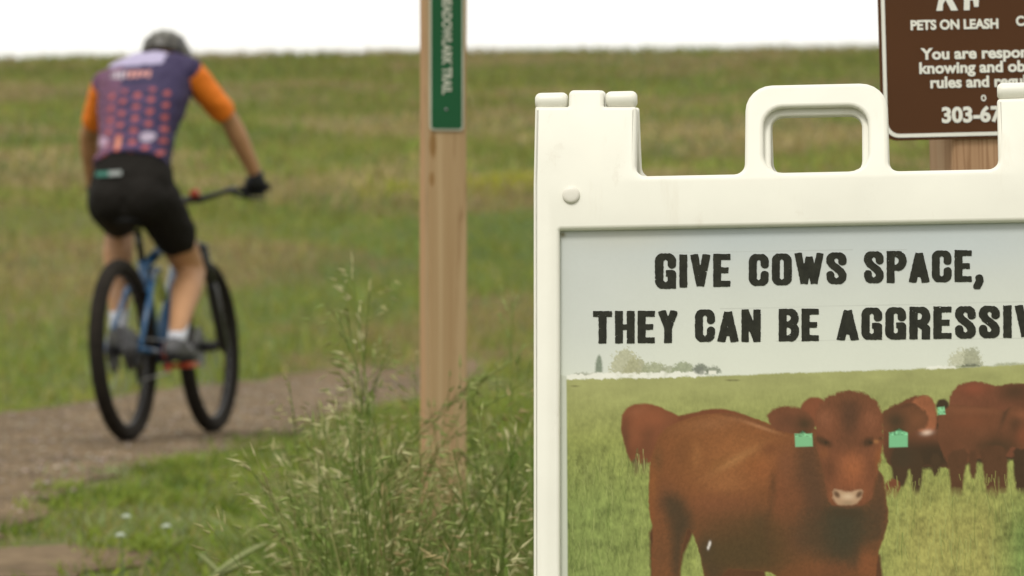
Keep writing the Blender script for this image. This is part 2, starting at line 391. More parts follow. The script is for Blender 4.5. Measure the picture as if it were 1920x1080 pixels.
# tall seeding grass round the post
def tall_grass():
    V = []; F = []; C = []
    def add(v, f, c):
        b = len(V); V.extend(v); C.extend([c]*len(v)); F.extend([tuple(b+i for i in q) for q in f])
    def stem(P, r, c):
        rings = []
        for i, p in enumerate(P):
            rr = r*(1-.6*i/len(P)); rings.append([p+Vector((rr*math.cos(a), rr*math.sin(a), 0)) for a in (0, 2.09, 4.19)])
        vs = [q for rg in rings for q in rg]; fs = []
        for i in range(len(P)-1):
            for j in range(3): fs.append((i*3+j, i*3+(j+1) % 3, i*3+3+(j+1) % 3, i*3+3+j))
        add(vs, fs, c)
    def spike(p, d, L, w, c):      # spikelet: flattened spindle
        d = d.normalized(); s = d.orthogonal().normalized(); s = Matrix.Rotation(random.random()*6, 3, d)@s; t = d.cross(s)
        q = [p, p+d*L*.3+s*w, p+d*L*.35+t*w*.6, p+d*L*.3-s*w, p+d*L*.35-t*w*.6, p+d*L*.8+s*w*.4, p+d*L*.8-s*w*.4, p+d*L*1.15]
        add(q, [(0, 1, 2, 2), (0, 2, 3, 3), (0, 3, 4, 4), (0, 4, 1, 1), (1, 5, 7, 2), (2, 7, 6, 3), (3, 6, 7, 4), (4, 7, 5, 1)], c)
    def plant(x, y, H, seeds=True, az=None, lean=None, rich=1):
        z = float(terr(x, y)); az = random.uniform(0, 6.28) if az is None else az
        lean = random.uniform(.03, .22) if lean is None else lean
        D = Vector((math.cos(az), math.sin(az), 0)); P = []; N = 9
        for i in range(N):
            t = i/(N-1); P.append(Vector((x, y, z))+D*H*lean*t**2*1.4+Vector((0, 0, H*t*(1-.12*lean*4*t*t))))
        g = random.choice([(.18, .25, .06), (.23, .29, .08), (.28, .29, .11), (.12, .18, .04)])
        stem(P, .0019, g)
        sc = random.choice([(.42, .41, .19), (.54, .52, .29), (.34, .37, .14), (.28, .34, .11), (.42, .35, .17), (.24, .24, .09)])
        if seeds:
            for i in range(N-3-rich, N-1):
                for k in range(random.randint(2*rich, 4*rich)):
                    t = random.random(); b = P[i].lerp(P[i+1], t); a2 = random.uniform(0, 6.28)
                    dd = (Vector((math.cos(a2), math.sin(a2), 0))*.8+D*.8+Vector((0, 0, random.uniform(.3, 1.6)))).normalized()
                    L = random.uniform(.025, .07)*(1.3-.25*(i-N+4)); tip = b+dd*L
                    stem([b, b+dd*L*.5, tip], .0007, g)
                    dr = (dd+Vector((0, 0, -random.uniform(0, 1.0)))).normalized()
                    spike(tip, dr, random.uniform(.016, .027), random.uniform(.0022, .0036), sc)
                    if random.random() < .5: spike(b+dd*L*.6, dr, random.uniform(.013, .02), .0022, sc)
            spike(P[-1], P[-1]-P[-2], .022, .0026, sc)
        for k in range(random.randint(1, 3)):
            i = random.randint(0, 4); a2 = random.uniform(0, 6.28); dd = Vector((math.cos(a2), math.sin(a2), 0))
            L = random.uniform(.10, .24); wv = Vector((-dd.y, dd.x, 0)); vs = []; w = random.uniform(.003, .0055)
            for j in range(6):
                t = j/5; c = P[i]+dd*L*t*.75+Vector((0, 0, L*(1.0*t-.85*t*t))); ww = w*(1-t)**.7+.0002
                vs += [c-wv*ww, c+wv*ww]
            add(vs, [(2*j, 2*j+1, 2*j+3, 2*j+2) for j in range(5)], random.choice([(.19, .29, .06), (.13, .21, .035), (.27, .33, .10), (.30, .30, .12), (.09, .15, .02)]))
    # envelope: photo x -> highest stalk z
    ex = [400, 520, 560, 610, 650, 700, 740, 790, 850, 900, 960, 1010, 1100]
    ez = [1040, 930, 850, 800, 730, 740, 790, 900, 930, 790, 740, 760, 760]
    cnt = 0
    while cnt < 420:
        yy = random.uniform(6.4, 10.2); px = random.choice([random.triangular(560, 790, 700), random.uniform(580, 800), random.uniform(870, 1150)]) if random.random() < .86 else random.uniform(480, 1150); xx = (px-960)/8460*yy
        top = np.interp(px, ex, ez); py = top+abs(random.gauss(0, 1))*120+random.uniform(0, 60)-(random.random() < .10)*random.uniform(40, 110)
        zt = CAM_Z-(py-540)/8460*yy; H = zt-float(terr(xx, yy))
        if H < .12 or (770 < px < 890 and yy < 9 and (py < 930 or random.random() < .6)): continue
        if abs(xx+.138) < .075 and 8.8 < yy < 9.15: continue
        plant(xx, yy, H*1.02, seeds=random.random() < .5); cnt += 1
    for px, py, yy, az, ln in ((662, 525, 8.0, 2.6, .06), (692, 560, 8.3, 0, .03), (640, 575, 7.6, 3.0, .12), (930, 598, 8.0, .1, .34), (905, 628, 7.8, 0, .30), (725, 640, 8.2, .2, .12), (985, 660, 7.9, .2, .3), (655, 600, 7.9, 3.3, .06), (960, 570, 8.6, 1.4, .03), (985, 610, 7.8, 0, .34), (675, 640, 8.1, 3.0, .05), (545, 740, 8.1, 3.0, .05), (600, 760, 8.2, 2.9, .1), (890, 690, 7.9, 0, .2)):
        zt = CAM_Z-(py-540)/8460*yy; xx = (px-960)/8460*yy; H = zt-float(terr(xx, yy)); plant(xx-math.cos(az)*H*ln*1.4, yy, H*1.03, True, az, ln, 2)
    for k in range(260):       # near the sign feet and to the sides
        plant(random.choice([random.uniform(-.2, .05), random.uniform(.75, 2.2)]), random.uniform(6, 10), random.uniform(.2, .5), random.random() < .5)
    me = bpy.data.meshes.new('m')
    f2 = [tuple(dict.fromkeys(q)) for q in F]; me.from_pydata([tuple(v) for v in V], [], f2); me.update(); set_col(me, np.array(C)); return me
tag(obj('tall_grass', tall_grass(), M_grass, smooth=False), 'tall seeding grass stalks growing round the foot of the wooden trail post', 'grass', kind='stuff')
# undergrowth leaves under the tall grass
n = 26000; y = RNG.uniform(6.4, 10.6, n); px = RNG.triangular(430, 800, 1200, n); x = (px-960)/8460*y
h = RNG.uniform(.08, .30, n)*np.interp(px, [430, 560, 650, 760, 800, 860, 900, 1000], [.35, .7, 1, .9, .42, .42, 1.1, 1.1])
V, F, C = blades(n, x, y, h, RNG.uniform(.004, .010, n), .6, pal(n, [(.20, .29, .05), (.25, .31, .08), (.34, .32, .13), (.10, .15, .025), (.23, .30, .13), (.36, .29, .14)], [5, 3, 1.5, 6, 3, 1.0]), 4)
me = npmesh(V, F); set_col(me, C)
tag(obj('undergrowth', me, M_grass), 'dense green leafy undergrowth below the seeding grass stalks', 'grass', kind='stuff')

def gpt(px, py):       # photo position -> point on the near verge
    y = 12.0
    for _ in range(30): xx = (px-960)/8460*y; y = (CAM_Z-float(terr(xx, y)))*8460/(py-540)
    return xx, y
# small white flowers, each its own
M_petal = mat('petal', (.40, .46, .36), .6, trans=.2); M_fc = mat('flower_centre', (.40, .36, .10), .8); M_stem = mat('green_stem', (.10, .16, .04), .6)
for (px, py, lab) in ((237, 1035, 'small white flower nearest the dirt path, highest of three in the grass'), (312, 1055, 'small white flower furthest right of the three in the verge grass'), (226, 1074, 'small white flower lowest in the verge grass by the bare earth')):
    fx, fy = gpt(px, py+8); fz = float(terr(fx, fy)); e = empty('white_flower', (fx, fy, fz)); tag(e, lab, 'flower', 'white flowers in the verge grass')
    g = G(); g.tube([(0, 0, 0), (.004, 0, .045), (0, -.002, .09)], .0012, 6); obj('stem', g.mesh(), M_stem, e)
    g = G()
    for k in range(7):
        a = k*math.pi*2/7+px; r_ = Matrix.Rotation(a, 3, 'Z')@Matrix.Rotation(R(35), 3, 'Y')
        g.ell(Vector((math.cos(a)*.008, math.sin(a)*.008-.002, .094)), (.0085, .0048, .0012), r_, 8, 4)
    obj('petals', g.mesh(), M_petal, e)
    g = G(); g.ell((0, -.002, .093), (.0032, .0032, .002), None, 8, 5); obj('flower_centre', g.mesh(), M_fc, e)
# pale broad leaves, lower centre
g = G()
for (px, py, L, az, ri) in ((395, 1082, .12, .1, .095), (385, 1090, .10, .5, .05), (430, 1095, .08, 2.6, .08)):
    yy = 8.9; xx = (px-960)/8460*yy; zb = CAM_Z-(py-540)/8460*yy; P0 = Vector((xx, yy, zb)); dd = Vector((math.cos(az), math.sin(az), 0)); wv = Vector((-dd.y*.3, .5, .9)).normalized()
    fr = []; bk = []
    z_g = float(terr(xx, yy)); g.tube([(xx, yy, z_g-.01), P0], .003, 5)
    rings = []
    for j in range(8):
        t = j/7; c = P0+dd*L*t+Vector((0, 0, ri*(t-.25*t*t))); ww = .0085*math.sin(math.pi*min(t*.85+.12, 1))+.0004
        nrm = dd.cross(wv).normalized()*.0006
        rings.append([c-wv*ww, c+nrm, c+wv*ww, c-nrm])
    g.loft(rings)
e = obj('broad_leaves', g.mesh(), mat('pale_leaf', (.30, .34, .13), .55, trans=.3)); tag(e, 'pale yellow green broad grass leaves slanting up at the lower centre', 'plant')
# gravel on the path
n = 7000; y = RNG.uniform(8, 30, n); t = RNG.uniform(0, 1, n); x = pl(y)+(pr(y)-pl(y))*t; s = RNG.uniform(.003, .011, n)
oc = np.array([(1, 0, 0), (0, 1, 0), (-1, 0, 0), (0, -1, 0), (0, 0, 1), (0, 0, -1)], float); of = np.array([(0, 1, 4), (1, 2, 4), (2, 3, 4), (3, 0, 4), (1, 0, 5), (2, 1, 5), (3, 2, 5), (0, 3, 5)])
V = oc[None]*s[:, None, None]*RNG.uniform(.6, 1.2, (n, 6, 1))*np.array([1, 1, .6]); V += np.stack([x, y, terr(x, y)+.008], 1)[:, None]
F = (np.arange(n)[:, None, None]*6+of[None]).reshape(-1, 3); me = npmesh(V.reshape(-1, 3), F)
set_col(me, np.repeat(pal(n, [(.24, .19, .14), (.36, .32, .27), (.09, .07, .05)], [3, 1.5, 2.5]), 6, 0))
tag(obj('gravel', me, mat('pebble', None, .9, attr=True), smooth=False), 'loose pebbles strewn over the dirt path', 'gravel', kind='stuff')

# ------------------------------------------------------------------ A-frame sign
SC = 1/1688.0; YB = 2085.0; TILT, YAW, ROLL = R(10), R(-6), R(-1.0)
def L(px, py): return ((px-1533)*SC, (YB-py)*SC/math.cos(TILT))
RS = (Matrix.Rotation(YAW, 4, 'Z')@Matrix.Rotation(-TILT, 4, 'X')@Matrix.Rotation(ROLL, 4, 'Y'))
piv = Vector(((1533-960)/8460*5.0, 5.0, CAM_Z)); lx, lz = L(1533, 540)
base = piv-(RS@Vector((lx, 0, lz)))
def unproj(px, py, yy=0.0):      # where the traced outlines fall on the sign's own plane
    px = np.asarray(px, float); py = np.asarray(py, float)
    D = np.stack([(px-960)/8460, np.ones_like(px), (540-py)/8460], -1); Mi = np.array(RS.to_3x3()).T
    o = Mi@(np.array([0, 0, CAM_Z])-np.array(base)); d = D@Mi.T; t = (yy-o[1])/d[..., 1]
    return o[0]+d[..., 0]*t, o[2]+d[..., 2]*t
def reproj(x, z, yy=0.0):
    v = np.stack([x, np.full_like(x, yy), z], -1)@np.array(RS.to_3x3()).T+np.array(base)
    return 960+8460*v[..., 0]/v[..., 1], 540-8460*(v[..., 2]-CAM_Z)/v[..., 1]
CXS = 0.0
def L(px, py):                   # left-half outline traced, right half mirrored about the handle
    if px > 1533: x, z = unproj(3066-px, py+LSH(px)); return (-float(x), float(z))
    x, z = unproj(px, py); return (float(x), float(z))
def LSH(px): return 0
sign = empty('a_frame_sign', base, RS.to_euler())
tag(sign, 'white plastic A-frame sign with a carry handle and a poster about giving cows space', 'sign')
BEND = 11
def panel_loops():
    HT = lambda s: (s*abs(L(1396, 152)[0]), L(1396, 152)[1])
    o = [L(1000, 2085), L(1000, 193), L(1063, 193), L(1063, 160), L(1129, 160), L(1129, 193), L(1191, 193), L(1191, 329), L(1396, 325), HT(-1), HT(1), L(1670, 325), L(1875, 329), L(1875, 193), L(1937, 193), L(1937, 160), L(2003, 160), L(2003, 193), L(2066, 193), L(2066, 2085), L(1930, 2085), L(1900, 2035), L(1166, 2035), L(1136, 2085)]
    r = [.004, .002, .002, .006, .006, .002, .003, .012, .012, .030, .030, .012, .012, .003, .002, .006, .006, .002, .002, .004, .004, .004, .004, .004]
    return rounded(o, r)
def rect(x0, y0, x1, y1, r):
    a, t = L(x0, y0); b = L(x1, y0)[0]; d = L(x0, y1)[1]; return rounded([(a, d), (a, t), (b, t), (b, d)], r)
def make_panel():
    T = .028
    front = plate([panel_loops(), rect(1430, 196, 1634, 323, .022), rect(1049, 431, 2017, 1985, .002)], 0, .013, .0044, 4)
    back = plate([panel_loops(), rect(1443, 208, 1622, 322, .014), rect(1049, 431, 2017, 1985, .002)], .0128, T, .003)
    me = join([front, back]); bm = bmesh.new(); bm.from_mesh(me); zb = L(1100, 344)[1]
    bmesh.ops.bisect_plane(bm, geom=bm.verts[:]+bm.edges[:]+bm.faces[:], plane_co=(0, 0, zb), plane_no=(0, 0, 1))
    for v in bm.verts:
        if v.co.z > zb: v.co.y += (v.co.z-zb)*math.tan(R(BEND))
    bm.to_mesh(me); bm.free()
    return me
def flat_shade_ok(o):
    for p in o.data.polygons: p.use_smooth = True
    o.data.set_sharp_from_angle(angle=R(28)) if hasattr(o.data, 'set_sharp_from_angle') else None
pm = make_panel(); p1 = obj('panel', pm, M_plastic, sign); flat_shade_ok(p1)
hz = L(1031, 179)[1]; hy = (hz-L(1100, 344)[1])*math.tan(R(BEND))+.014
def knuckle(x0, x1):
    g = G()
    r = .0098; xs = [(0, .55), (.0015, .8), (.004, .96), (.007, 1)]
    prof = [(L(x0, 0)[0]+a, r*b) for a, b in xs]+[(L(x1, 0)[0]-a, r*b) for a, b in xs[::-1]]
    g.loft([[Vector((x, hy-.003+q*math.cos(2*math.pi*k/20), hz+q*math.sin(2*math.pi*k/20))) for k in range(20)] for x, q in prof])
    obj('hinge_knuckle', g.mesh(), M_plastic, sign)
for a, b in ((999, 1060), (1131, 1190), (1876, 1935), (2006, 2067)): knuckle(a, b)
# rear panel, swung back from the hinge
rp = obj('panel', pm.copy(), M_plastic, sign); H = Matrix.Translation((0, hy, hz))
bmr = bmesh.new(); bmr.from_mesh(rp.data)
bmesh.ops.transform(bmr, matrix=H@Matrix.Rotation(2*TILT, 4, 'X')@Matrix.Scale(-1, 4, (0, 1, 0))@Matrix.Translation((0, -hy-.0145, -hz-.0015)), verts=bmr.verts)
bmesh.ops.recalc_face_normals(bmr, faces=bmr.faces); bmr.to_mesh(rp.data); bmr.free()
bk = G(); x0, z0 = L(1040, 1995); x1, z1 = L(2026, 422); bk.box(((x0+x1)/2, .018, (z0+z1)/2), (x1-x0, .003, z1-z0)); obj('backing_board', bk.mesh(), M_plastic, sign, False)
bkr = G(); bkr.box(((x0+x1)/2, .018, (z0+z1)/2), (x1-x0, .003, z1-z0)); me = bkr.mesh()
me.transform(H@Matrix.Rotation(2*TILT, 4, 'X')@Matrix.Scale(-1, 4, (0, 1, 0))@Matrix.Translation((0, -hy-.0145, -hz-.0015))); obj('backing_board', me, M_plastic, sign, False)
for px in (1071, 1995):
    g = G(); bx_, bz_ = L(px, 366); n = 20
    prof = [(0.001, .0098), (-.0015, .0098), (-.0030, .0086), (-.0036, .0066), (-.0038, .003), (-.0038, .0001)]
    g.loft([[Vector((bx_+q*math.cos(2*math.pi*k/n), yv, bz_+q*math.sin(2*math.pi*k/n))) for k in range(n)] for yv, q in prof])
    obj('bolt', g.mesh(), M_bolt, sign)

# ---- poster print (colour per point of a flat sheet)
px_ = np.unique(np.concatenate([np.arange(1046, 1934, 1.7), np.arange(1934, 2022, 6)])); py_ = np.unique(np.concatenate([np.arange(428, 1096, 1.7), np.arange(1096, 1990, 8)]))
LXg = np.interp(px_, [1046, 2022], [L(1046, 700)[0], L(2022, 700)[0]]); zt0, zt1 = L(1049, 428)[1], float(unproj(1049, 1990)[1])
LZg = np.interp(py_, [428, 1096, 1990], [zt0, float(unproj(1049, 1096)[1]), zt1])
LX, LZ = np.meshgrid(LXg, LZg); GX, GY = reproj(LX, LZ, .010)
img = np.zeros(GX.shape+(3,))

def c3(*a): return np.array(lin(*a, 1.0))
def hashn(x, y, s, seed=0):       # value noise
    x = x*s+seed*31.7; y = y*s+seed*11.3; xi = np.floor(x).astype(np.int64); yi = np.floor(y).astype(np.int64); fx = x-xi; fy = y-yi
    def h(a, b):
        v = (a*374761393+b*668265263+seed*974711) & 0x7fffffff; v = ((v ^ (v >> 13))*1274126177) & 0x7fffffff; return ((v ^ (v >> 16)) & 0xffff)/65535.0
    fx = fx*fx*(3-2*fx); fy = fy*fy*(3-2*fy)
    return (h(xi, yi)*(1-fx)+h(xi+1, yi)*fx)*(1-fy)+(h(xi, yi+1)*(1-fx)+h(xi+1, yi+1)*fx)*fy
def fbm(x, y, s, seed=0, o=4): return sum(hashn(x, y, s*2**k, seed+k)*.5**k for k in range(o))/sum(.5**k for k in range(o))
def sdf(poly):
    P = np.array(poly, float); d = np.full(GX.shape, 1e9); ins = np.zeros(GX.shape, bool)
    for i in range(len(P)):
        a = P[i]; b = P[(i+1) % len(P)]; e = b-a; wx = GX-a[0]; wy = GY-a[1]
        t = np.clip((wx*e[0]+wy*e[1])/(e@e+1e-9), 0, 1); d = np.minimum(d, (wx-e[0]*t)**2+(wy-e[1]*t)**2)
        cnd = ((a[1] > GY) != (b[1] > GY)) & (GX < (b[0]-a[0])*(GY-a[1])/((b[1]-a[1]) or 1e-9)+a[0]); ins ^= cnd
    d = np.sqrt(d); return np.where(ins, -d, d)
def smooth_poly(p, it=2):
    p = [np.array(q, float) for q in p]
    for _ in range(it):
        o = []
        for i in range(len(p)):
            a = p[i]; b = p[(i+1) % len(p)]; o += [a*.75+b*.25, a*.25+b*.75]
        p = o
    return p
def mask(poly, soft=2.0, rough=0, it=2):
    d = sdf(smooth_poly(poly, it) if it else poly)
    if rough: d = d+rough*(fbm(GX, GY, .16, 5)-.5)*2
    return np.clip(.5-d/soft/2, 0, 1)
def put(m, col):
    global img
    img = img*(1-m[..., None])+np.asarray(col)*m[..., None]
def blob(cx, cy, rx, ry, col, a=1.0, ang=0, within=None, p=1.0):
    ca, sa = math.cos(R(ang)), math.sin(R(ang)); u = ((GX-cx)*ca+(GY-cy)*sa)/rx; v = (-(GX-cx)*sa+(GY-cy)*ca)/ry
    m = np.exp(-(u*u+v*v)**p)*a
    if within is not None: m = m*within
    put(m, c3(*col))
# sky
hor = np.interp(GX, [1046, 1062, 1350, 1480, 1640, 1800, 1920, 2030], [711, 710, 705, 699, 694, 689, 683, 679])+1.5*(hashn(GX, GY*0, .08, 3)-.5)
t = np.clip((GY-428)/280, 0, 1)[..., None]
img[:] = c3(193, 198, 196)*(1-t)+c3(214, 218, 205)*t
blob(1330, 430, 260, 60, (182, 194, 200), .6); blob(1780, 450, 200, 50, (190, 200, 204), .6); blob(1090, 560, 120, 170, (196, 201, 198), .6); blob(1180, 440, 120, 30, (200, 199, 186), .5)
img *= (1+.05*(fbm(GX, GY, .012, 9)-.5))[..., None]
# field
f = np.clip((GY-hor)/3.2+.4+.5*(hashn(GX, GY, .4, 17)-.5), 0, 1); dep = np.clip((GY-hor)/360, 0, 1)
gc = c3(158, 160, 106)*(1-np.clip(dep*3, 0, 1))[..., None]+c3(143, 149, 84)*np.clip(dep*3, 0, 1)[..., None]
k = np.clip((dep-.28)*2.5, 0, 1)[..., None]*np.clip((1400-GX)/280, 0, 1)[..., None]; gc = gc*(1-k)+c3(124, 138, 77)*k
k = np.clip((dep-.5)*3, 0, 1)[..., None]*np.clip((GX-1640)/80, 0, 1)[..., None]; gc = gc*(1-k)+c3(153, 150, 86)*k
k = np.clip((dep-.55)*3, 0, 1)[..., None]*np.clip((GX-1850)/60, 0, 1)[..., None]; gc = gc*(1-k)+c3(116, 134, 74)*k
st = fbm(GX, GY*.28, .09, 21)-.5; st2 = fbm(GX+.12*GY, GY*.16, .22, 44, 3)-.5; lowf = fbm(GX, GY*2.2, .02, 13)-.5
amp = np.clip(dep*2.2, .12, 1)
gc = gc*(1+(st*.30+st2*.20+.45*(fbm(GX, GY, .10, 88)-.5)+.35*(fbm(GX, GY*1.3, .05, 98)-.5)+.5*(fbm(GX, GY*.5, .32, 99, 2)-.5))*amp+.35*lowf)[..., None]
put(f, gc)
rs = np.random.default_rng(3)
for _ in range(520):         # single pale or dark stalks
    x = rs.uniform(1062, 1935); y = 700+390*rs.uniform(.35, 1)**.8; h_ = rs.uniform(14, 46)*(.4+(y-700)/390); an = rs.normal(0, .22)
    d = np.abs((GX-x)-(GY-y)*an-((GY-y)/h_)**2*6*np.sign(an)); m = np.clip(1.3-d, 0, 1)*(GY < y)*(GY > y-h_)
    put(m*.42*f, c3(160, 168, 104) if rs.random() < .5 else c3(92, 110, 52))
# treeline
def tree(cx, by, w_, h_, col, a=.9, rough=8):
    P = [(cx-w_/2, by), (cx-w_*.55, by-h_*.4), (cx-w_*.35, by-h_*.8), (cx, by-h_), (cx+w_*.35, by-h_*.82), (cx+w_*.52, by-h_*.4), (cx+w_/2, by)]
    d = sdf(smooth_poly(P, 1))+rough*(fbm(GX, GY, .35, int(cx))-.5)*1.6
    put(np.clip(.5-d/4, 0, 1)*a*(1-f), np.array(c3(*col))*(1+.5*(fbm(GX, GY, .3, 7)-.5))[..., None])
tree(1123, 704, 13, 40, (118, 130, 112), .9, 2); tree(1172, 706, 52, 54, (176, 176, 146), .85, 16); tree(1192, 706, 44, 36, (164, 164, 132), .85, 12)
tree(1228, 705, 46, 28, (158, 163, 134), .9, 8); tree(1255, 705, 36, 20, (160, 164, 140), .8, 7); tree(1281, 704, 40, 26, (150, 157, 130), .9, 7)
tree(1314, 703, 30, 22, (126, 132, 118), .95, 5); tree(1338, 702, 26, 16, (128, 134, 118), .9, 5)
tree(1810, 689, 58, 36, (180, 180, 152), .75, 14); tree(1822, 688, 34, 38, (156, 158, 134), .8, 12); tree(1822, 690, 38, 8, (104, 108, 92), .9, 2); tree(1895, 686, 60, 6, (150, 155, 122), .8, 3); tree(1850, 689, 160, 3, (140, 146, 110), .8, 3)
tree(1100, 708, 60, 9, (140, 142, 122), .8, 5)
put(mask([(1062, 712), (1064, 704), (1110, 700), (1300, 697), (1322, 698), (1322, 706), (1200, 709)], 1.5, 5, 0)*np.clip(.45+1.3*(hashn(GX, GY, .09, 18)), 0, .92), c3(232, 232, 222)); put(mask([(1300, 700), (1303, 688), (1318, 686), (1322, 704)], 2)*.8, c3(122, 126, 116))
put(mask([(1328, 702), (1329, 695), (1343, 695), (1343, 702)], 1.2, 0, 0), c3(226, 226, 214)); put(mask([(1735, 693), (1738, 687), (1790, 686), (1792, 690)], 1.5, 3, 0)*.7, c3(235, 235, 226))
for xx in (1380, 1368, 1078): blob(xx, 713 if xx > 1100 else 724, 7, 1.6, (96, 92, 62), .7)
# ---------- cows
fieldimg = img.copy()
def coat(m, col, seed, amt=.22):
    n_ = fbm(GX, GY, .035, seed)-.5; n2 = fbm(GX*1.0, GY*.6, .22, seed+2)-.5
    put(m, np.array(c3(*col))*(1+amt*2*n_+amt*.7*n2+.10*(hashn(GX+.4*GY, GY*.35, .5, seed)-.5))[..., None])
def legs(L_, col, seed, soft=2.5):
    for q in L_:
        m = mask(q, soft, 1.5, 1); coat(m, col, seed)
m = mask([(1690, 780), (1900, 780), (1990, 800), (1990, 862), (1900, 862), (1830, 868), (1700, 884)], 3, 3, 1); coat(m, (56, 40, 29), 60)
# far right pair
m = mask([(1779, 745), (1790, 728), (1806, 716), (1834, 716), (1867, 724), (1905, 719), (1935, 720), (1990, 726), (2005, 760), (2000, 850), (1900, 860), (1800, 850), (1776, 800)], 2, 3); coat(m, (114, 66, 48), 61)
blob(1905, 735, 38, 22, (62, 42, 30), .85, 0, m); blob(1825, 728, 26, 12, (142, 74, 54), .7, 0, m); blob(1970, 760, 40, 40, (84, 48, 34), .7, 0, m)
legs([[(1900, 835), (1901, 880), (1905, 924), (1926, 924), (1932, 840)], [(1960, 840), (1962, 918), (1980, 918), (1984, 840)]], (58, 38, 28), 62)
blob(1760, 800, 60, 16, (70, 44, 32), .7, 0, m)
# middle cow beside the face
m = mask([(1655, 770), (1682, 758), (1712, 742), (1741, 742), (1752, 757), (1758, 785), (1756, 830), (1800, 845), (1800, 880), (1740, 872), (1700, 880), (1655, 870)], 2, 3); coat(m, (106, 62, 44), 63)
blob(1735, 765, 18, 22, (150, 84, 56), .7, 0, m); blob(1745, 855, 60, 30, (42, 32, 24), .95, 0, m, 2); blob(1690, 860, 40, 42, (60, 40, 28), .8, 0, m)
legs([[(1702, 840), (1708, 890), (1711, 930), (1725, 930), (1733, 850)], [(1744, 850), (1748, 892), (1760, 892), (1765, 850)], [(1668, 840), (1676, 915), (1700, 910), (1708, 840)]], (60, 42, 30), 64)
m = mask([(1762, 765), (1775, 757), (1820, 762), (1870, 764), (1885, 772), (1897, 760), (1920, 764), (1945, 780), (1940, 830), (1920, 845), (1895, 835), (1881, 862), (1840, 858), (1805, 872), (1778, 872), (1762, 840), (1757, 800)], 2, 3); coat(m, (104, 62, 43), 65)
blob(1825, 770, 55, 8, (136, 82, 58), .55, 1, m); blob(1820, 790, 40, 14, (122, 70, 48), .7, 0, m); blob(1885, 775, 5, 30, (60, 42, 32), .7, 20, m); blob(1912, 778, 14, 8, (146, 86, 60), .7, 0, m); blob(1868, 838, 40, 20, (52, 40, 28), .85, 0, m); blob(1905, 800, 12, 22, (66, 44, 32), .8, 0, m); blob(1918, 815, 14, 18, (140, 74, 50), .5, 0, m); blob(1775, 840, 20, 26, (90, 52, 36), .6, 0, m)
legs([[(1774, 845), (1781, 890), (1785, 945), (1802, 945), (1807, 890), (1820, 840)], [(1836, 835), (1845, 890), (1852, 937), (1874, 937), (1872, 880), (1892, 835)], [(1862, 840), (1872, 890), (1873, 925), (1889, 925), (1889, 840)], [(1815, 845), (1819, 896), (1830, 898), (1833, 845)]], (84, 52, 36), 66)
m = mask([(1753, 768), (1758, 750), (1770, 747), (1781, 756), (1776, 768)], 2, 1); coat(m, (52, 40, 30), 67)
m = mask([(1659, 905), (1672, 897), (1688, 900), (1686, 925), (1676, 944), (1660, 938)], 2, 2); coat(m, (112, 62, 42), 68)
for _ in range(70):
    x = rs.uniform(1655, 1930); y = rs.uniform(900, 950); h_ = rs.uniform(10, 28); an = rs.normal(0, .25)
    put(np.clip(1.4-np.abs(GX-x-(GY-y)*an), 0, 1)*(GY < y)*(GY > y-h_)*.6, c3(148, 152, 84))
mm = np.clip((GY-912+16*(fbm(GX, GY*.4, .15, 33)-.5))/22, 0, 1)*(GX > 1640); img = img*(1-mm[..., None])+fieldimg*mm[..., None]
# cow behind at left
m = mask([(1166, 778), (1178, 762), (1205, 755), (1235, 761), (1262, 776), (1290, 784), (1280, 860), (1216, 868), (1196, 872), (1181, 865), (1171, 834), (1164, 800)], 2, 1.5); coat(m, (128, 72, 48), 71)
blob(1172, 825, 12, 44, (86, 52, 36), .75, 0, m); blob(1195, 772, 20, 10, (146, 88, 62), .6, -10, m); blob(1215, 820, 14, 40, (104, 62, 42), .6, 8, m); blob(1250, 820, 16, 40, (112, 68, 46), .6, 0, m); blob(1190, 815, 10, 26, (136, 80, 54), .5, 5, m); blob(1225, 785, 26, 16, (150, 86, 58), .6, 0, m); blob(1205, 850, 26, 14, (100, 58, 38), .5, 0, m)
legs([[(1184, 860), (1190, 885), (1192, 903), (1197, 903), (1198, 862)], [(1203, 862), (1204, 890), (1208, 893), (1213, 862)]], (92, 80, 52), 72)
for _ in range(26):
    x = rs.uniform(1180, 1222); y = rs.uniform(880, 915); h_ = rs.uniform(18, 48); an = rs.normal(0, .12)
    put(np.clip(1.2-np.abs(GX-x-(GY-y)*an), 0, 1)*(GY < y)*(GY > y-h_)*.6, c3(170, 172, 110) if rs.random() < .6 else c3(92, 100, 56))
mm = np.clip((GY-868+26*(fbm(GX, GY*.3, .2, 35)-.5))/26, 0, 1)*(GX < 1230); img = img*(1-mm[..., None])+fieldimg*mm[..., None]
m = mask([(1262, 782), (1300, 774), (1332, 766), (1364, 767), (1409, 782), (1450, 800), (1450, 830), (1300, 830)], 2, 1); coat(m, (116, 64, 42), 73)
m = mask([(1500, 760), (1515, 746), (1530, 744), (1550, 752), (1550, 800), (1500, 800)], 2, 1); coat(m, (124, 70, 48), 74)
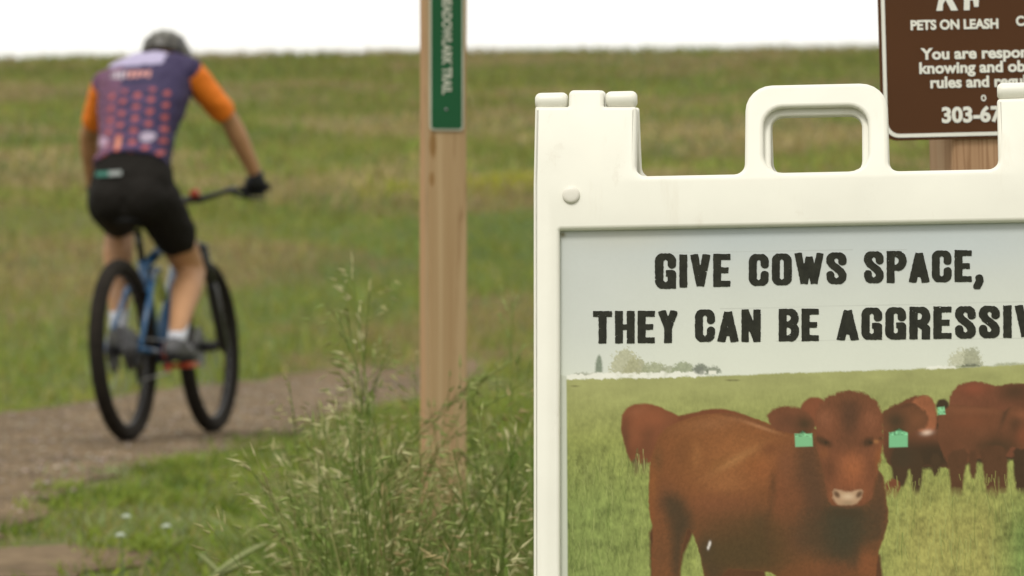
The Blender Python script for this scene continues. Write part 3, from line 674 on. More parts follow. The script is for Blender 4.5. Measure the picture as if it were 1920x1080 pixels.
# main cow: legs then body
legs([[(1700-80, 1040), (1600, 1400), (1660, 1400), (1660, 1040)], [(1340, 1040), (1300, 1180), (1320, 1400), (1372, 1400), (1372, 1180), (1460, 1060)], [(1440, 1040), (1455, 1440), (1520, 1440), (1540, 1040)], [(1216, 960), (1222, 1120), (1236, 1420), (1284, 1420), (1276, 1130), (1276, 1050), (1300, 1000), (1310, 940)]], (84, 50, 32), 75)
m = mask([(1236, 815), (1252, 800), (1290, 784), (1330, 775), (1375, 775), (1420, 786), (1470, 806), (1540, 800), (1600, 860), (1655, 880), (1662, 940), (1667, 968), (1658, 1005), (1645, 1040), (1640, 1120), (1500, 1130), (1460, 1074), (1400, 1068), (1356, 1066), (1354, 1110), (1323, 1110), (1317, 1052), (1303, 1008), (1290, 985), (1284, 1010), (1276, 1045), (1272, 1130), (1226, 1130), (1221, 1038), (1226, 999), (1216, 953), (1217, 900), (1219, 865), (1230, 832)], 1.8, 1.2, 1)
coat(m, (122, 72, 42), 76, .14); body = m
blob(1375, 850, 85, 60, (152, 96, 56), .8, 0, body); blob(1325, 795, 60, 14, (150, 100, 66), .6, -8, body); blob(1290, 850, 34, 60, (126, 78, 44), .7, 0, body); blob(1306, 856, 9, 26, (158, 104, 62), .5, 0, body)
blob(1278, 850, 12, 26, (112, 68, 40), .6, 15, body); blob(1380, 862, 48, 8, (172, 122, 76), .6, -30, body); blob(1347, 868, 20, 8, (130, 84, 46), .6, -30, body); blob(1356, 908, 40, 20, (158, 102, 62), .6, 0, body)
blob(1425, 880, 30, 26, (148, 86, 50), .6, 0, body); blob(1443, 842, 16, 12, (112, 64, 40), .7, 0, body); blob(1410, 870, 12, 14, (132, 78, 42), .5, 0, body)
put(mask([(1340, 770), (1370, 772), (1405, 781), (1452, 802), (1445, 806), (1400, 791), (1365, 783)], 3, 1, 1)*.8*body, c3(112, 66, 42)); blob(1424, 800, 36, 3.6, (172, 120, 84), .75, 19, body); blob(1375, 786, 26, 4, (150, 98, 64), .6, 8, body)
blob(1233, 862, 10, 26, (98, 66, 40), .7, 0, body); blob(1225, 915, 9, 40, (142, 86, 46), .7, 0, body); blob(1222, 960, 7, 22, (132, 76, 42), .6, 0, body)
blob(1375, 965, 110, 40, (116, 70, 45), .75, 4, body, 1.6); blob(1350, 945, 60, 16, (128, 76, 50), .5, 0, body); blob(1400, 1000, 110, 44, (88, 60, 37), .8, 4, body, 1.6); blob(1390, 1046, 110, 30, (68, 54, 31), .85, 0, body, 1.8); blob(1440, 1005, 50, 60, (86, 60, 36), .6, 0, body)
blob(1452, 905, 9, 34, (106, 62, 36), .6, 18, body); blob(1425, 980, 12, 20, (74, 56, 38), .5, 0, body)
blob(1263, 950, 20, 24, (70, 54, 38), .85, 0, body); blob(1278, 985, 18, 30, (60, 48, 34), .8, 15, body); blob(1248, 935, 22, 30, (94, 60, 42), .6, 0, body); blob(1240, 1040, 20, 60, (104, 66, 42), .8, 0, body); blob(1268, 1040, 10, 50, (66, 50, 36), .7, 0, body)
blob(1325, 1030, 20, 26, (60, 50, 40), .85, 0, body); blob(1338, 1075, 24, 26, (56, 46, 34), .85, 0, body)
blob(1476, 880, 20, 50, (118, 70, 46), .6, 0, body); blob(1465, 935, 18, 50, (122, 70, 46), .7, 0, body); blob(1512, 900, 32, 70, (92, 60, 42), .85, 0, body); blob(1530, 935, 22, 40, (80, 54, 40), .7, 0, body); blob(1490, 960, 26, 24, (110, 66, 42), .7, 0, body)
blob(1458, 1030, 26, 50, (98, 64, 38), .75, 0, body); blob(1505, 1010, 34, 40, (82, 56, 40), .75, 0, body); blob(1575, 1000, 44, 66, (58, 52, 38), .95, 0, body, 1.6); blob(1580, 1015, 18, 26, (48, 50, 38), .6, 0, body); blob(1636, 1000, 20, 46, (86, 58, 37), .8, 0, body); blob(1648, 955, 16, 34, (98, 62, 42), .7, 0, body)
blob(1623, 1056, 20, 30, (124, 72, 43), .85, 0, body); blob(1570, 1064, 36, 14, (102, 62, 40), .8, -6, body); blob(1480, 1072, 40, 20, (104, 64, 38), .7, 0, body); blob(1605, 1040, 7, 30, (62, 50, 36), .7, 0, body); blob(1560, 1090, 50, 14, (86, 56, 38), .6, 0, body)
put(mask([(1496, 820), (1530, 810), (1540, 866), (1550, 935), (1562, 962), (1545, 1000), (1512, 975), (1494, 900)], 12, 6, 1)*.7*body, c3(80, 54, 40)); put(mask([(1546, 948), (1632, 948), (1628, 1005), (1606, 1052), (1570, 1044), (1540, 1004)], 14, 8, 1)*.85*body, c3(56, 50, 37))
put(mask([(1306, 1008), (1380, 990), (1462, 980), (1464, 1076), (1400, 1068), (1356, 1066), (1320, 1062)], 22, 10, 1)*.75*body, c3(70, 54, 32)); put(mask([(1240, 930), (1275, 930), (1300, 985), (1286, 1002), (1276, 1046), (1274, 1120), (1262, 1120), (1262, 1020), (1250, 960)], 12, 6, 1)*.8*body, c3(62, 48, 35))
put(mask([(1445, 880), (1456, 900), (1452, 940), (1440, 985), (1450, 1040), (1444, 1040), (1432, 985), (1444, 935)], 6, 4, 1)*.55*body, c3(78, 52, 34))
put(mask([(1648, 850), (1660, 880), (1664, 930), (1667, 968), (1655, 1005), (1640, 1012), (1628, 950), (1636, 915)], 9, 5, 1)*.75*body, c3(74, 52, 38))
put(mask([(1548, 945), (1632, 946), (1650, 960), (1654, 1000), (1638, 1028), (1602, 1056), (1560, 1048), (1515, 1042), (1496, 992), (1508, 958), (1530, 972)], 18, 10, 1)*.72*body, c3(66, 52, 38))
put(mask([(1556, 955), (1612, 955), (1606, 1020), (1578, 1036), (1556, 1010)], 16, 8, 1)*.7*body, c3(50, 50, 39)); blob(1624, 1054, 14, 26, (126, 74, 45), .8, 0, body); blob(1545, 1070, 36, 12, (110, 66, 42), .7, -8, body)
blob(1492, 925, 20, 30, (116, 68, 44), .6, 0, body); blob(1474, 868, 16, 26, (122, 74, 50), .6, 0, body)
hn = (fbm(GX*.8+GY*.5, GY*.8-GX*.3, .30, 55, 3)-.5)*.34+(hashn(GX*.9+GY*.4, GY*.3, .55, 57)-.5)*.12
img *= (1+body*hn)[..., None]
# ears and head
def ear(P, a):
    m = mask(P, 2.5, 3); coat(m, a, 77); return m
m = mask([(1706, 762), (1716, 746), (1738, 741), (1752, 752), (1756, 785), (1752, 812), (1716, 812)], 2.5, 2); coat(m, (150, 90, 62), 79)
m = ear([(1438, 782), (1444, 770), (1464, 762), (1490, 763), (1515, 772), (1530, 790), (1526, 812), (1508, 816), (1470, 812), (1448, 804)], (112, 66, 46)); blob(1508, 795, 20, 16, (56, 43, 30), .9, 10, m); blob(1478, 790, 18, 12, (88, 54, 40), .6, 10, m)
m = ear([(1644, 778), (1676, 760), (1704, 753), (1726, 762), (1742, 780), (1738, 802), (1708, 812), (1676, 818), (1658, 808)], (104, 64, 44)); blob(1680, 790, 20, 20, (56, 44, 32), .9, -20, m); blob(1720, 786, 14, 14, (120, 74, 50), .7, 0, m); blob(1700, 760, 22, 5, (80, 48, 36), .7, -15, m)
blob(1692, 855, 22, 30, (54, 43, 33), .8, 0, mask([(1657, 815), (1752, 812), (1756, 870), (1657, 880)], 3))
blob(1738, 811, 10, 5, (228, 200, 182), .85, -8)
head = mask([(1529, 800), (1530, 772), (1542, 750), (1564, 738), (1598, 731), (1633, 743), (1653, 764), (1658, 800), (1655, 840), (1650, 868), (1638, 910), (1634, 938), (1604, 953), (1566, 950), (1552, 938), (1550, 905), (1540, 868), (1529, 830)], 2.5, 4); coat(head, (116, 68, 47), 78, .16)
blob(1592, 758, 46, 22, (98, 60, 42), .8, 0, head); blob(1594, 782, 20, 40, (78, 50, 38), .9, 0, head, 1.3); blob(1592, 835, 30, 22, (100, 60, 42), .8, 0, head); blob(1547, 784, 14, 16, (140, 86, 62), .75, 0, head); blob(1633, 786, 13, 18, (138, 84, 60), .75, 0, head); blob(1600, 745, 30, 8, (112, 68, 46), .5, 0, head)
blob(1598, 878, 24, 30, (158, 92, 58), .9, 0, head, 1.3); blob(1592, 905, 34, 14, (140, 80, 52), .7, 0, head); blob(1570, 870, 12, 28, (130, 76, 50), .5, 0, head); blob(1600, 862, 22, 8, (150, 88, 58), .6, 0, head)
blob(1545, 829, 17, 8, (60, 39, 27), .95, 26, head, 1.4); blob(1628, 829, 12, 9, (60, 39, 27), .95, -24, head, 1.4); blob(1533, 822, 10, 4, (74, 50, 32), .7, 10, head); blob(1643, 828, 5, 4, (172, 116, 72), .8, -10, head); blob(1549, 830, 4, 3, (34, 24, 18), .9, 0, head); blob(1633, 830, 4, 3, (34, 24, 18), .9, 0, head); blob(1651, 822, 6, 4, (66, 44, 28), .7, 0, head)
blob(1545, 850, 10, 12, (128, 76, 46), .7, 0, head); blob(1648, 860, 9, 24, (142, 82, 46), .75, 0, head); blob(1556, 885, 10, 22, (94, 54, 36), .7, 0, head); blob(1634, 890, 10, 30, (112, 64, 42), .6, 0, head); blob(1540, 900, 10, 30, (90, 56, 38), .5, 0, head); blob(1620, 925, 12, 18, (134, 78, 50), .6, 0, head); blob(1558, 932, 6, 16, (140, 84, 54), .6, 0, head)
img *= (1+head*((fbm(GX, GY*.45, .34, 58, 3)-.5)*.34))[..., None]
nose = mask([(1561, 917), (1575, 919), (1590, 923), (1605, 919), (1619, 917), (1615, 935), (1604, 946), (1590, 948), (1573, 948), (1562, 938)], 2.5, 1.5, 1); put(nose*.95, c3(186, 152, 122)); blob(1590, 931, 13, 6, (216, 190, 160), .8, 0, nose); blob(1590, 943, 12, 4, (150, 128, 102), .7, 0, nose)
blob(1569, 927, 5, 8, (84, 56, 42), .9, -40, None, 1.6); blob(1611, 927, 5, 8, (84, 56, 42), .9, 40, None, 1.6); blob(1590, 951, 26, 4, (84, 60, 44), .7)
blob(1590, 962, 40, 9, (56, 44, 32), .75)
# ear tags
cm_ = (np.abs(img-fieldimg).sum(-1) > .03)*.13; put(cm_, c3(116, 102, 66))
def etag(P, col=(124, 182, 136)):
    m = mask(P, 1.3, 0, 0); put(m, np.array(c3(*col))*(1+.9*(hashn(GX, GY, .28, 9)-.5)*(np.abs(GY-(P[0][1]+P[2][1])/2) < 9))[..., None])
etag([(1490, 813), (1499, 813), (1505, 808), (1512, 813), (1523, 812), (1524, 837), (1491, 838)]); etag([(1667, 811), (1678, 809), (1686, 804), (1693, 808), (1702, 811), (1702, 838), (1667, 839)], (120, 184, 138)); etag([(1758, 764), (1771, 762), (1773, 777), (1758, 778)])
blob(1505, 810, 8, 3, (30, 50, 30), .7); blob(1685, 806, 9, 3, (30, 60, 36), .7)
for dx, dy in ((0, 0), (-1, 4), (-3, 9)): blob(1331+dx, 1018+dy, 2.2, 3.6, (226, 220, 214), .9, 10)
# foreground stalks over cows
for _ in range(160):
    x = rs.uniform(1080, 1660); y = rs.uniform(1100, 1500); h_ = rs.uniform(60, 180); an = rs.normal(0, .2)
    put(np.clip(1.6-np.abs(GX-x-(GY-y)*an), 0, 1)*(GY < y)*(GY > y-h_)*.4*(GY > 1092), c3(150, 165, 90))
put(mask([(1044, 700), (1062, 706), (1064, 1000), (1066, 1995), (1040, 1995)], 1.2, 0, 0), c3(196, 200, 186)); put(mask([(1044, 424), (1051, 424), (1051, 1995), (1044, 1995)], 1.5, 0, 0)*.7, c3(186, 188, 170))
blob(1055, 440, 5, 5, (120, 110, 70), .8)
for q in ([(1350, 579), (1920, 566)], [(1455, 640), (1920, 634)], [(1230, 474), (1600, 468)], [(1620, 470), (1700, 468)]):      # edges of vinyl overlay
    (ax, ay), (bx2, by2) = q; yl = ay+(GX-ax)*(by2-ay)/(bx2-ax); put(np.clip(1-np.abs(GY-yl)/1.2, 0, 1)*((GX > ax) & (GX < bx2))*.35, c3(150, 152, 146))
img *= (1+.03*(fbm(GX, GY, .25, 91)-.5))[..., None]
PK = 1.10
def posterpt(PX, PY_, y):
    a, b = unproj(PX, PY_, y); return np.stack([a, np.full(PX.shape, y), b], -1)
V = np.stack([LX.ravel(), np.full(LX.size, .010), LZ.ravel()], -1); nyp, nxp = GX.shape; idx = np.arange(nxp*nyp).reshape(nyp, nxp)
F = np.stack([idx[:-1, :-1], idx[1:, :-1], idx[1:, 1:], idx[:-1, 1:]], -1).reshape(-1, 4)
me = npmesh(V, F); set_col(me, (img/PK).reshape(-1, 3)); poster = obj('poster', me, M_poster, sign)
# thin body behind the print
g = G(); x0, z0 = L(1046, 1989); x1, z1 = L(2021, 428); g.box(((x0+x1)/2, .0130, (z0+z1)/2), (x1-x0, .0050, z1-z0)); obj('poster_core', g.mesh(), M_white, sign, False)

# ---- headline lettering: stroke-built block capitals, traced cell by cell
def arcpts(cx, cy, rx, ry, a0, a1, n=10): return [(cx+rx*math.cos(R(a0+(a1-a0)*i/n)), cy+ry*math.sin(R(a0+(a1-a0)*i/n))) for i in range(n+1)]
S_ = .113       # half stroke, in letter heights
def glyph(ch):
    w = {'I': .24, 'W': .80, 'V': .56, 'A': .56, 'Y': .56, 'T': .54, 'E': .50, ',': .24}.get(ch, .56); a, b = S_, w-S_; t, m_, bo = 1-.09, .5, .09
    r = (b-a)/2; cx = w/2; H = .09
    if ch == 'I': return w, [[(cx, .02), (cx, .98)]]
    if ch == 'H': return w, [[(a, .02), (a, .98)], [(b, .02), (b, .98)], [(a, m_), (b, m_)]]
    if ch == 'N': return w, [[(a, .02), (a, .98)], [(b, .02), (b, .98)], [(a+.02, .9), (b-.02, .1)]]
    if ch == 'T': return w, [[(cx, .02), (cx, .95)], [(.02, .91), (w-.02, .91)]]
    if ch == 'E': return w, [[(a, .02), (a, .98)], [(a, .905), (w-.03, .905)], [(a, .5), (w-.08, .5)], [(a, .095), (w-.03, .095)]]
    if ch == 'V': return w, [[(a-.01, .98), (cx, .06)], [(b+.01, .98), (cx, .06)]]
    if ch == 'W': return w, [[(a-.02, .98), (.26, .06)], [(.26, .06), (.40, .86)], [(.40, .86), (.54, .06)], [(.54, .06), (w-a+.02, .98)]]
    if ch == 'A': return w, [[(a-.02, .02), (cx, .90)], [(b+.02, .02), (cx, .90)], [(.17, .27), (w-.17, .27)]]
    if ch == 'Y': return w, [[(a-.01, .98), (cx, .48)], [(b+.01, .98), (cx, .48)], [(cx, .5), (cx, .02)]]
    if ch == 'O': return w, [arcpts(cx, .78, r, .13, 0, 180)+[(a, .22)]+arcpts(cx, .22, r, .13, 180, 360)+[(b, .78)]]
    if ch == 'C': return w, [[(b, .66)]+arcpts(cx, .78, r, .13, 0, 180)+arcpts(cx, .22, r, .13, 180, 360)+[(b, .36)]]
    if ch == 'G': return w, [[(b, .68)]+arcpts(cx, .78, r, .13, 0, 180)+arcpts(cx, .22, r, .13, 180, 360)+[(b, .42)], [(b, .44), (cx+.03, .44)], [(b, .42), (b, .03)]]
    if ch == 'S': return w, [[(b, .70), (b, .78)]+arcpts(cx, .78, r, .13, 0, 180)+[(a, .70), (a+.06, .60), (b-.06, .41), (b, .30)]+arcpts(cx, .22, r, .13, 360, 180)+[(a, .30)]]
    if ch == 'P': return w, [[(a, .02), (a, .98)], [(a, .905)]+arcpts(cx+.02, .69, r-.01, .215, 90, -90)+[(a, .475)]]
    if ch == 'R': return w, [[(a, .02), (a, .98)], [(a, .905)]+arcpts(cx+.02, .70, r-.01, .205, 90, -90)+[(a, .495)], [(cx, .49), (b, .34), (b, .02)]]
    if ch == 'B': return w, [[(a, .02), (a, .98)], [(a, .905)]+arcpts(cx+.02, .715, r-.01, .19, 90, -90)+[(a, .525)], [(a, .525)]+arcpts(cx+.02, .31, r, .215, 90, -90)+[(a, .095)]]
    if ch == ',': return w, [[(.12, .12), (.13, .02), (.06, -.14)]]
    return .3, []
HB = .089
def line_cells(word_specs, step=1.15):
    """word_specs: (string, x0, x1, baseline_y, height, first_scale)"""
    VV = []; FF = []
    for (s, x0, x1, y0, y1, h, cap) in word_specs:
        sizes = [h*cap if i == 0 else h for i in range(len(s))]
        ws = [glyph(c)[0]*sizes[i] for i, c in enumerate(s)]; gap = .085*h; tot = sum(ws)+gap*(len(s)-1); fx = (x1-x0)/tot; cur = x0
        for i, c in enumerate(s):
            wg, st_ = glyph(c); hh = sizes[i]; yb = y0+(y1-y0)*(cur-x0)/(x1-x0)+(0 if i or cap == 1 else 1.5)
            xs = np.arange(cur-4, cur+wg*hh*fx+4, step); ysb = np.arange(yb-hh*1.05, yb+hh*.24, step); A, B = np.meshgrid(xs, ysb)
            u = (A-cur)/fx/hh; v = (yb-B)/hh; val = np.full(A.shape, -9.0)
            for q in st_:
                for j in range(len(q)-1):
                    p0 = np.array(q[j]); e = np.array(q[j+1])-p0; L2 = e@e
                    if L2 < 1e-6: continue
                    horiz = abs(e[0]) > 2*abs(e[1])
                    hw = (HB if horiz else S_)*(0.9 if c in 'WN' else 1.0)
                    tt = np.clip(((u-p0[0])*e[0]+(v-p0[1])*e[1])/L2, 0, 1); dd = np.sqrt((u-p0[0]-e[0]*tt)**2+(v-p0[1]-e[1]*tt)**2)
                    # squared ends
                    tr = ((u-p0[0])*e[0]+(v-p0[1])*e[1])/math.sqrt(L2); pd = np.abs((u-p0[0])*e[1]-(v-p0[1])*e[0])/math.sqrt(L2)
                    d1 = np.maximum(pd-hw, np.maximum(-tr-.02, tr-math.sqrt(L2)-.02)); val = np.maximum(val, -np.minimum(d1, dd-hw if len(q) > 2 else d1))
            val = np.minimum(val, np.minimum(v+(.005 if c != ',' else .3), 1.005-v))
            nn = fbm(A, B, .22, 3+i)-.5; val = val+nn*.022; sp = fbm(A, B, .45, 40+i*3, 2); loc = hashn(A, B, .05, 70+i)
            val = np.where((sp > .80) & (loc > .62), -.02, val)
            # marching squares with interpolation
            idx_ = {}
            ny_, nx_ = val.shape; P = val > 0
            cells = np.argwhere(P[:-1, :-1] | P[1:, :-1] | P[:-1, 1:] | P[1:, 1:])
            for (r_, c_) in cells:
                cr = [(r_, c_), (r_+1, c_), (r_+1, c_+1), (r_, c_+1)]; poly = []
                for k in range(4):
                    a = cr[k]; b = cr[(k+1) % 4]; va = val[a]; vb = val[b]
                    if va > 0: poly.append(('v', a))
                    if (va > 0) != (vb > 0): poly.append(('e',)+((a, b) if a < b else (b, a)))
                ids = []
                for key in poly:
                    if key not in idx_:
                        idx_[key] = len(VV)
                        if key[0] == 'v': VV.append((A[key[1]], B[key[1]]))
                        else:
                            a, b = key[1], key[2]; t_ = val[a]/(val[a]-val[b]); VV.append((A[a]*(1-t_)+A[b]*t_, B[a]*(1-t_)+B[b]*t_))
                    ids.append(idx_[key])
                if len(ids) >= 3: FF.append(tuple(ids))
            cur += (wg*hh+gap)*fx
    VV = np.array(VV); W = posterpt(VV[:, 0], VV[:, 1], .0094); me = bpy.data.meshes.new('m'); me.from_pydata(W.tolist(), [], FF); me.update()
    return me
wl = [('GIVE', 1228, 1370, 540, 537, 62, 1.08), ('COWS', 1404, 1587, 536, 532, 60, 1), ('SPACE,', 1620, 1844, 531, 528, 60, 1),
      ('THEY', 1112, 1271, 644, 643, 61, 1), ('CAN', 1303, 1427, 641, 641, 61, 1), ('BE', 1460, 1536, 640, 639, 61, 1), ('AGGRESSIVE', 1570, 1983, 638, 632, 61, 1)]
obj('lettering', line_cells(wl), M_ink, poster, False)

# ------------------------------------------------------------------ wooden trail marker
def wood(name, base_c, dark, light, sc=1.0, band=-9.0, knots=()):
    m = bpy.data.materials.new(name); m.use_nodes = True; n = m.node_tree; b = n.nodes['Principled BSDF']; b.inputs['Roughness'].default_value = .8; b.inputs['Specular IOR Level'].default_value = .2
    t = n.nodes.new('ShaderNodeTexCoord'); mp = n.nodes.new('ShaderNodeMapping'); mp.inputs['Scale'].default_value = (17*sc, 17*sc, .55*sc); n.links.new(t.outputs['Object'], mp.inputs[0])
    q = n.nodes.new('ShaderNodeTexNoise'); q.inputs['Scale'].default_value = 1; q.inputs['Detail'].default_value = 6; q.inputs['Distortion'].default_value = 1.6; n.links.new(mp.outputs[0], q.inputs['Vector'])
    r = n.nodes.new('ShaderNodeValToRGB'); r.color_ramp.elements[0].position = .3; r.color_ramp.elements[0].color = (*dark, 1); r.color_ramp.elements[1].position = .72; r.color_ramp.elements[1].color = (*light, 1)
    e = r.color_ramp.elements.new(.5); e.color = (*base_c, 1); n.links.new(q.outputs['Fac'], r.inputs[0])
    # knots
    mp2 = n.nodes.new('ShaderNodeMapping'); mp2.inputs['Scale'].default_value = (14, 14, 4.0); n.links.new(t.outputs['Object'], mp2.inputs[0])
    v = n.nodes.new('ShaderNodeTexNoise'); v.inputs['Scale'].default_value = 1; v.inputs['Detail'].default_value = 2; n.links.new(mp2.outputs[0], v.inputs['Vector'])
    mr = n.nodes.new('ShaderNodeMapRange'); mr.inputs['From Min'].default_value = .66; mr.inputs['From Max'].default_value = .74; mr.inputs['To Max'].default_value = .75; n.links.new(v.outputs['Fac'], mr.inputs['Value'])
    x = n.nodes.new('ShaderNodeMix'); x.data_type = 'RGBA'; n.links.new(mr.outputs[0], x.inputs[0]); n.links.new(r.outputs[0], x.inputs[6]); x.inputs[7].default_value = (dark[0]*.55, dark[1]*.45, dark[2]*.35, 1)
    sx = n.nodes.new('ShaderNodeSeparateXYZ'); n.links.new(t.outputs['Object'], sx.inputs[0])
    wv = n.nodes.new('ShaderNodeTexNoise'); wv.inputs['Scale'].default_value = 6; n.links.new(t.outputs['Object'], wv.inputs['Vector'])
    a1 = n.nodes.new('ShaderNodeMath'); a1.operation = 'MULTIPLY_ADD'; n.links.new(wv.outputs['Fac'], a1.inputs[0]); a1.inputs[1].default_value = -.03; n.links.new(sx.outputs[1], a1.inputs[2])
    a2 = n.nodes.new('ShaderNodeMath'); a2.operation = 'MULTIPLY_ADD'; a2.inputs[1].default_value = -1; a2.inputs[2].default_value = band-.018; n.links.new(a1.outputs[0], a2.inputs[0])
    ad = n.nodes.new('ShaderNodeMath'); ad.operation = 'MAXIMUM'; n.links.new(sx.outputs[0], ad.inputs[0]); n.links.new(a2.outputs[0], ad.inputs[1])
    hb_ = n.nodes.new('ShaderNodeMapRange'); hb_.inputs['From Min'].default_value = band+.004; hb_.inputs['From Max'].default_value = band; n.links.new(ad.outputs[0], hb_.inputs['Value'])
    y_ = n.nodes.new('ShaderNodeMix'); y_.data_type = 'RGBA'; n.links.new(hb_.outputs[0], y_.inputs[0]); n.links.new(x.outputs[2], y_.inputs[6]); y_.inputs[7].default_value = (.43, .265, .14, 1)
    cur = y_.outputs[2]
    for kx, ky, kz, rx, ry, rz, kc in knots:
        sb = n.nodes.new('ShaderNodeVectorMath'); sb.operation = 'SUBTRACT'; n.links.new(t.outputs['Object'], sb.inputs[0]); sb.inputs[1].default_value = (kx, ky, kz)
        ml = n.nodes.new('ShaderNodeVectorMath'); ml.operation = 'MULTIPLY'; n.links.new(sb.outputs[0], ml.inputs[0]); ml.inputs[1].default_value = (1/rx, 1/ry, 1/rz)
        le = n.nodes.new('ShaderNodeVectorMath'); le.operation = 'LENGTH'; n.links.new(ml.outputs[0], le.inputs[0])
        kr = n.nodes.new('ShaderNodeMapRange'); kr.interpolation_type = 'SMOOTHSTEP'; kr.inputs['From Min'].default_value = 1.1; kr.inputs['From Max'].default_value = .5; kr.inputs['To Max'].default_value = .85; n.links.new(le.outputs['Value'], kr.inputs['Value'])
        km = n.nodes.new('ShaderNodeMix'); km.data_type = 'RGBA'; n.links.new(kr.outputs[0], km.inputs[0]); n.links.new(cur, km.inputs[6]); km.inputs[7].default_value = (*kc, 1); cur = km.outputs[2]
    ab = n.nodes.new('ShaderNodeMath'); ab.operation = 'SUBTRACT'; n.links.new(q.outputs['Fac'], ab.inputs[0]); ab.inputs[1].default_value = .47
    ab2 = n.nodes.new('ShaderNodeMath'); ab2.operation = 'ABSOLUTE'; n.links.new(ab.outputs[0], ab2.inputs[0])
    lr = n.nodes.new('ShaderNodeMapRange'); lr.inputs['From Min'].default_value = .016; lr.inputs['From Max'].default_value = .003; lr.inputs['To Max'].default_value = .5; n.links.new(ab2.outputs[0], lr.inputs['Value'])
    lm = n.nodes.new('ShaderNodeMix'); lm.data_type = 'RGBA'; n.links.new(lr.outputs[0], lm.inputs[0]); n.links.new(cur, lm.inputs[6]); lm.inputs[7].default_value = (dark[0]*.6, dark[1]*.5, dark[2]*.4, 1)
    n.links.new(lm.outputs[2], b.inputs['Base Color'])
    u = n.nodes.new('ShaderNodeBump'); u.inputs['Strength'].default_value = .4; u.inputs['Distance'].default_value = .003; n.links.new(q.outputs['Fac'], u.inputs['Height']); n.links.new(u.outputs[0], b.inputs['Normal'])
    return m
M_wood = wood('cedar_wood', (.375, .262, .142), (.320, .212, .108), (.420, .310, .180), band=-.036, knots=((-.032, -.040, .918, .008, .03, .032, (.20, .105, .03)), (-.034, -.040, .85, .006, .03, .018, (.22, .12, .04)))); M_wood2 = wood('cedar_wood_front', (.40, .25, .145), (.28, .16, .085), (.47, .33, .21), .8)
PD = 9.0; PX0 = (831-960)/8460*PD; pz = float(terr(PX0, PD))
post = empty('trail_marker', (PX0, PD, pz), (0, 0, R(17))); tag(post, 'square wooden trail marker post with a narrow green trail name sign', 'signpost')
PW = .0770; HP = 1.62-pz; cz = CAM_Z+(540)/8460*PD
def post_mesh(w_, h_, bev=.004):
    q = rounded([(-w_/2, -w_/2), (-w_/2, w_/2), (w_/2, w_/2), (w_/2, -w_/2)][::-1], bev, 3); g = G(); zs = np.linspace(-.15, h_, 40)
    rng = random.Random(5)
    g.loft([[Vector((x+.0006*math.sin(z*9+x*50), y, z)) for x, y in q] for z in zs]); return g.mesh()
o = obj('post', post_mesh(PW, HP), M_wood, post, True)
o.data.set_sharp_from_angle(angle=R(35)) if hasattr(o.data, 'set_sharp_from_angle') else None
zt = lambda py: CAM_Z-(py-540)/8460*PD-pz
sgw = .066; zb_, ztop = zt(246), zt(-330)
M_green = mat('green_sign_enamel', (.008, .078, .028), .5, spec=.2, var=.08); M_lt = mat('reflective_sheeting', (.42, .44, .36), .5, var=.1)
sx0 = -.005
def rrect(cx, w_, z0, z1, r): return rounded([(cx-w_/2, z0), (cx-w_/2, z1), (cx+w_/2, z1), (cx+w_/2, z0)], r)
plate_o = obj('sign_plate', plate([rrect(sx0, sgw+.004, zb_, ztop, .008)], -PW/2-.0035, -PW/2-.0015), M_lt, post, False)
gp = obj('green_face', plate([rrect(sx0, sgw-.003, zb_+.0035, ztop-.0035, .0065)], -PW/2-.0043, -PW/2-.0034), M_green, plate_o, False)
tx = text('MEADOWLARK TRAIL', .0262, sx0-.0088, zt(178), -PW/2-.0051, 'RIGHT', .0009, .0003, .78, R(90), 1.0)
obj('lettering', tx, M_lt, plate_o, False)
for z in (zt(207), ztop-.03):
    g = G(); g.ell((sx0-.001, -PW/2-.0046, z), (.0032, .002, .0032), None, 10, 6); obj('screw', g.mesh(), M_metal, plate_o)

# ------------------------------------------------------------------ brown rules sign
BD = 6.2; BK = BD/8460; bcx = (1897-960)*BK; bz = float(terr(bcx, BD))
rs_ = empty('rules_sign', (bcx, BD, bz), (0, R(-1.6), R(8))); tag(rs_, 'brown rules sign with white border and white lettering on a thick wooden post', 'sign')
zq = lambda py: CAM_Z-(py-540)*BK-bz
hgt = zq(-340); o = obj('post', post_mesh(.142, hgt-.02, .006), M_wood2, rs_); o.data.set_sharp_from_angle(angle=R(35)) if hasattr(o.data, 'set_sharp_from_angle') else None
lx_ = lambda px: (px-1881)*BK
M_brown = mat('brown_sign_enamel', (.072, .027, .008), .5, spec=.2, var=.06, vscale=5)
fy = -.073; W2 = .332; xc = lx_(1875)
def rr2(w_, z0, z1, r): return rounded([(xc-w_/2, z0), (xc-w_/2, z1), (xc+w_/2, z1), (xc+w_/2, z0)], r)
zl, zh = zq(262), zq(-330)
sp = obj('sign_plate', plate([rr2(W2, zl, zh, .022)], fy-.003, fy-.0005, .0003), M_brown, rs_, False)
obj('border', plate([rr2(W2-.008, zl+.004, zh-.004, .020), rr2(W2-.018, zl+.009, zh-.009, .016)[::-1]], fy-.0042, fy-.0028), M_white, sp, False)
ly = fy-.0036; T = []
def bt(s, px, py, hpx, wpx=None, align='LEFT', bold=.0007):
    m = text(s, hpx*BK/.70, 0, 0, ly, align, bold, .0004)
    if wpx:
        c = co(m); sx = wpx*BK/(c[:, 0].max()-c[:, 0].min()); m.transform(Matrix.Diagonal((sx, 1, 1, 1)))
    m.transform(Matrix.Translation((lx_(px), 0, zq(py)))); T.append(m)
bt('PETS ON LEASH', 1708, 58, 17, 166); bt('CLEAN UP', 1908, 54, 17, 108)
bt('You are responsible for', 1728, 113, 20, 312); bt('knowing and obeying all', 1722, 139, 20, 300); bt('rules and regulations.', 1742, 166, 20, 262)
bt('303-678-6200', 1762, 230, 27, 226, bold=.0011)
for m_ in T: obj('lettering', m_, M_white, sp, False)
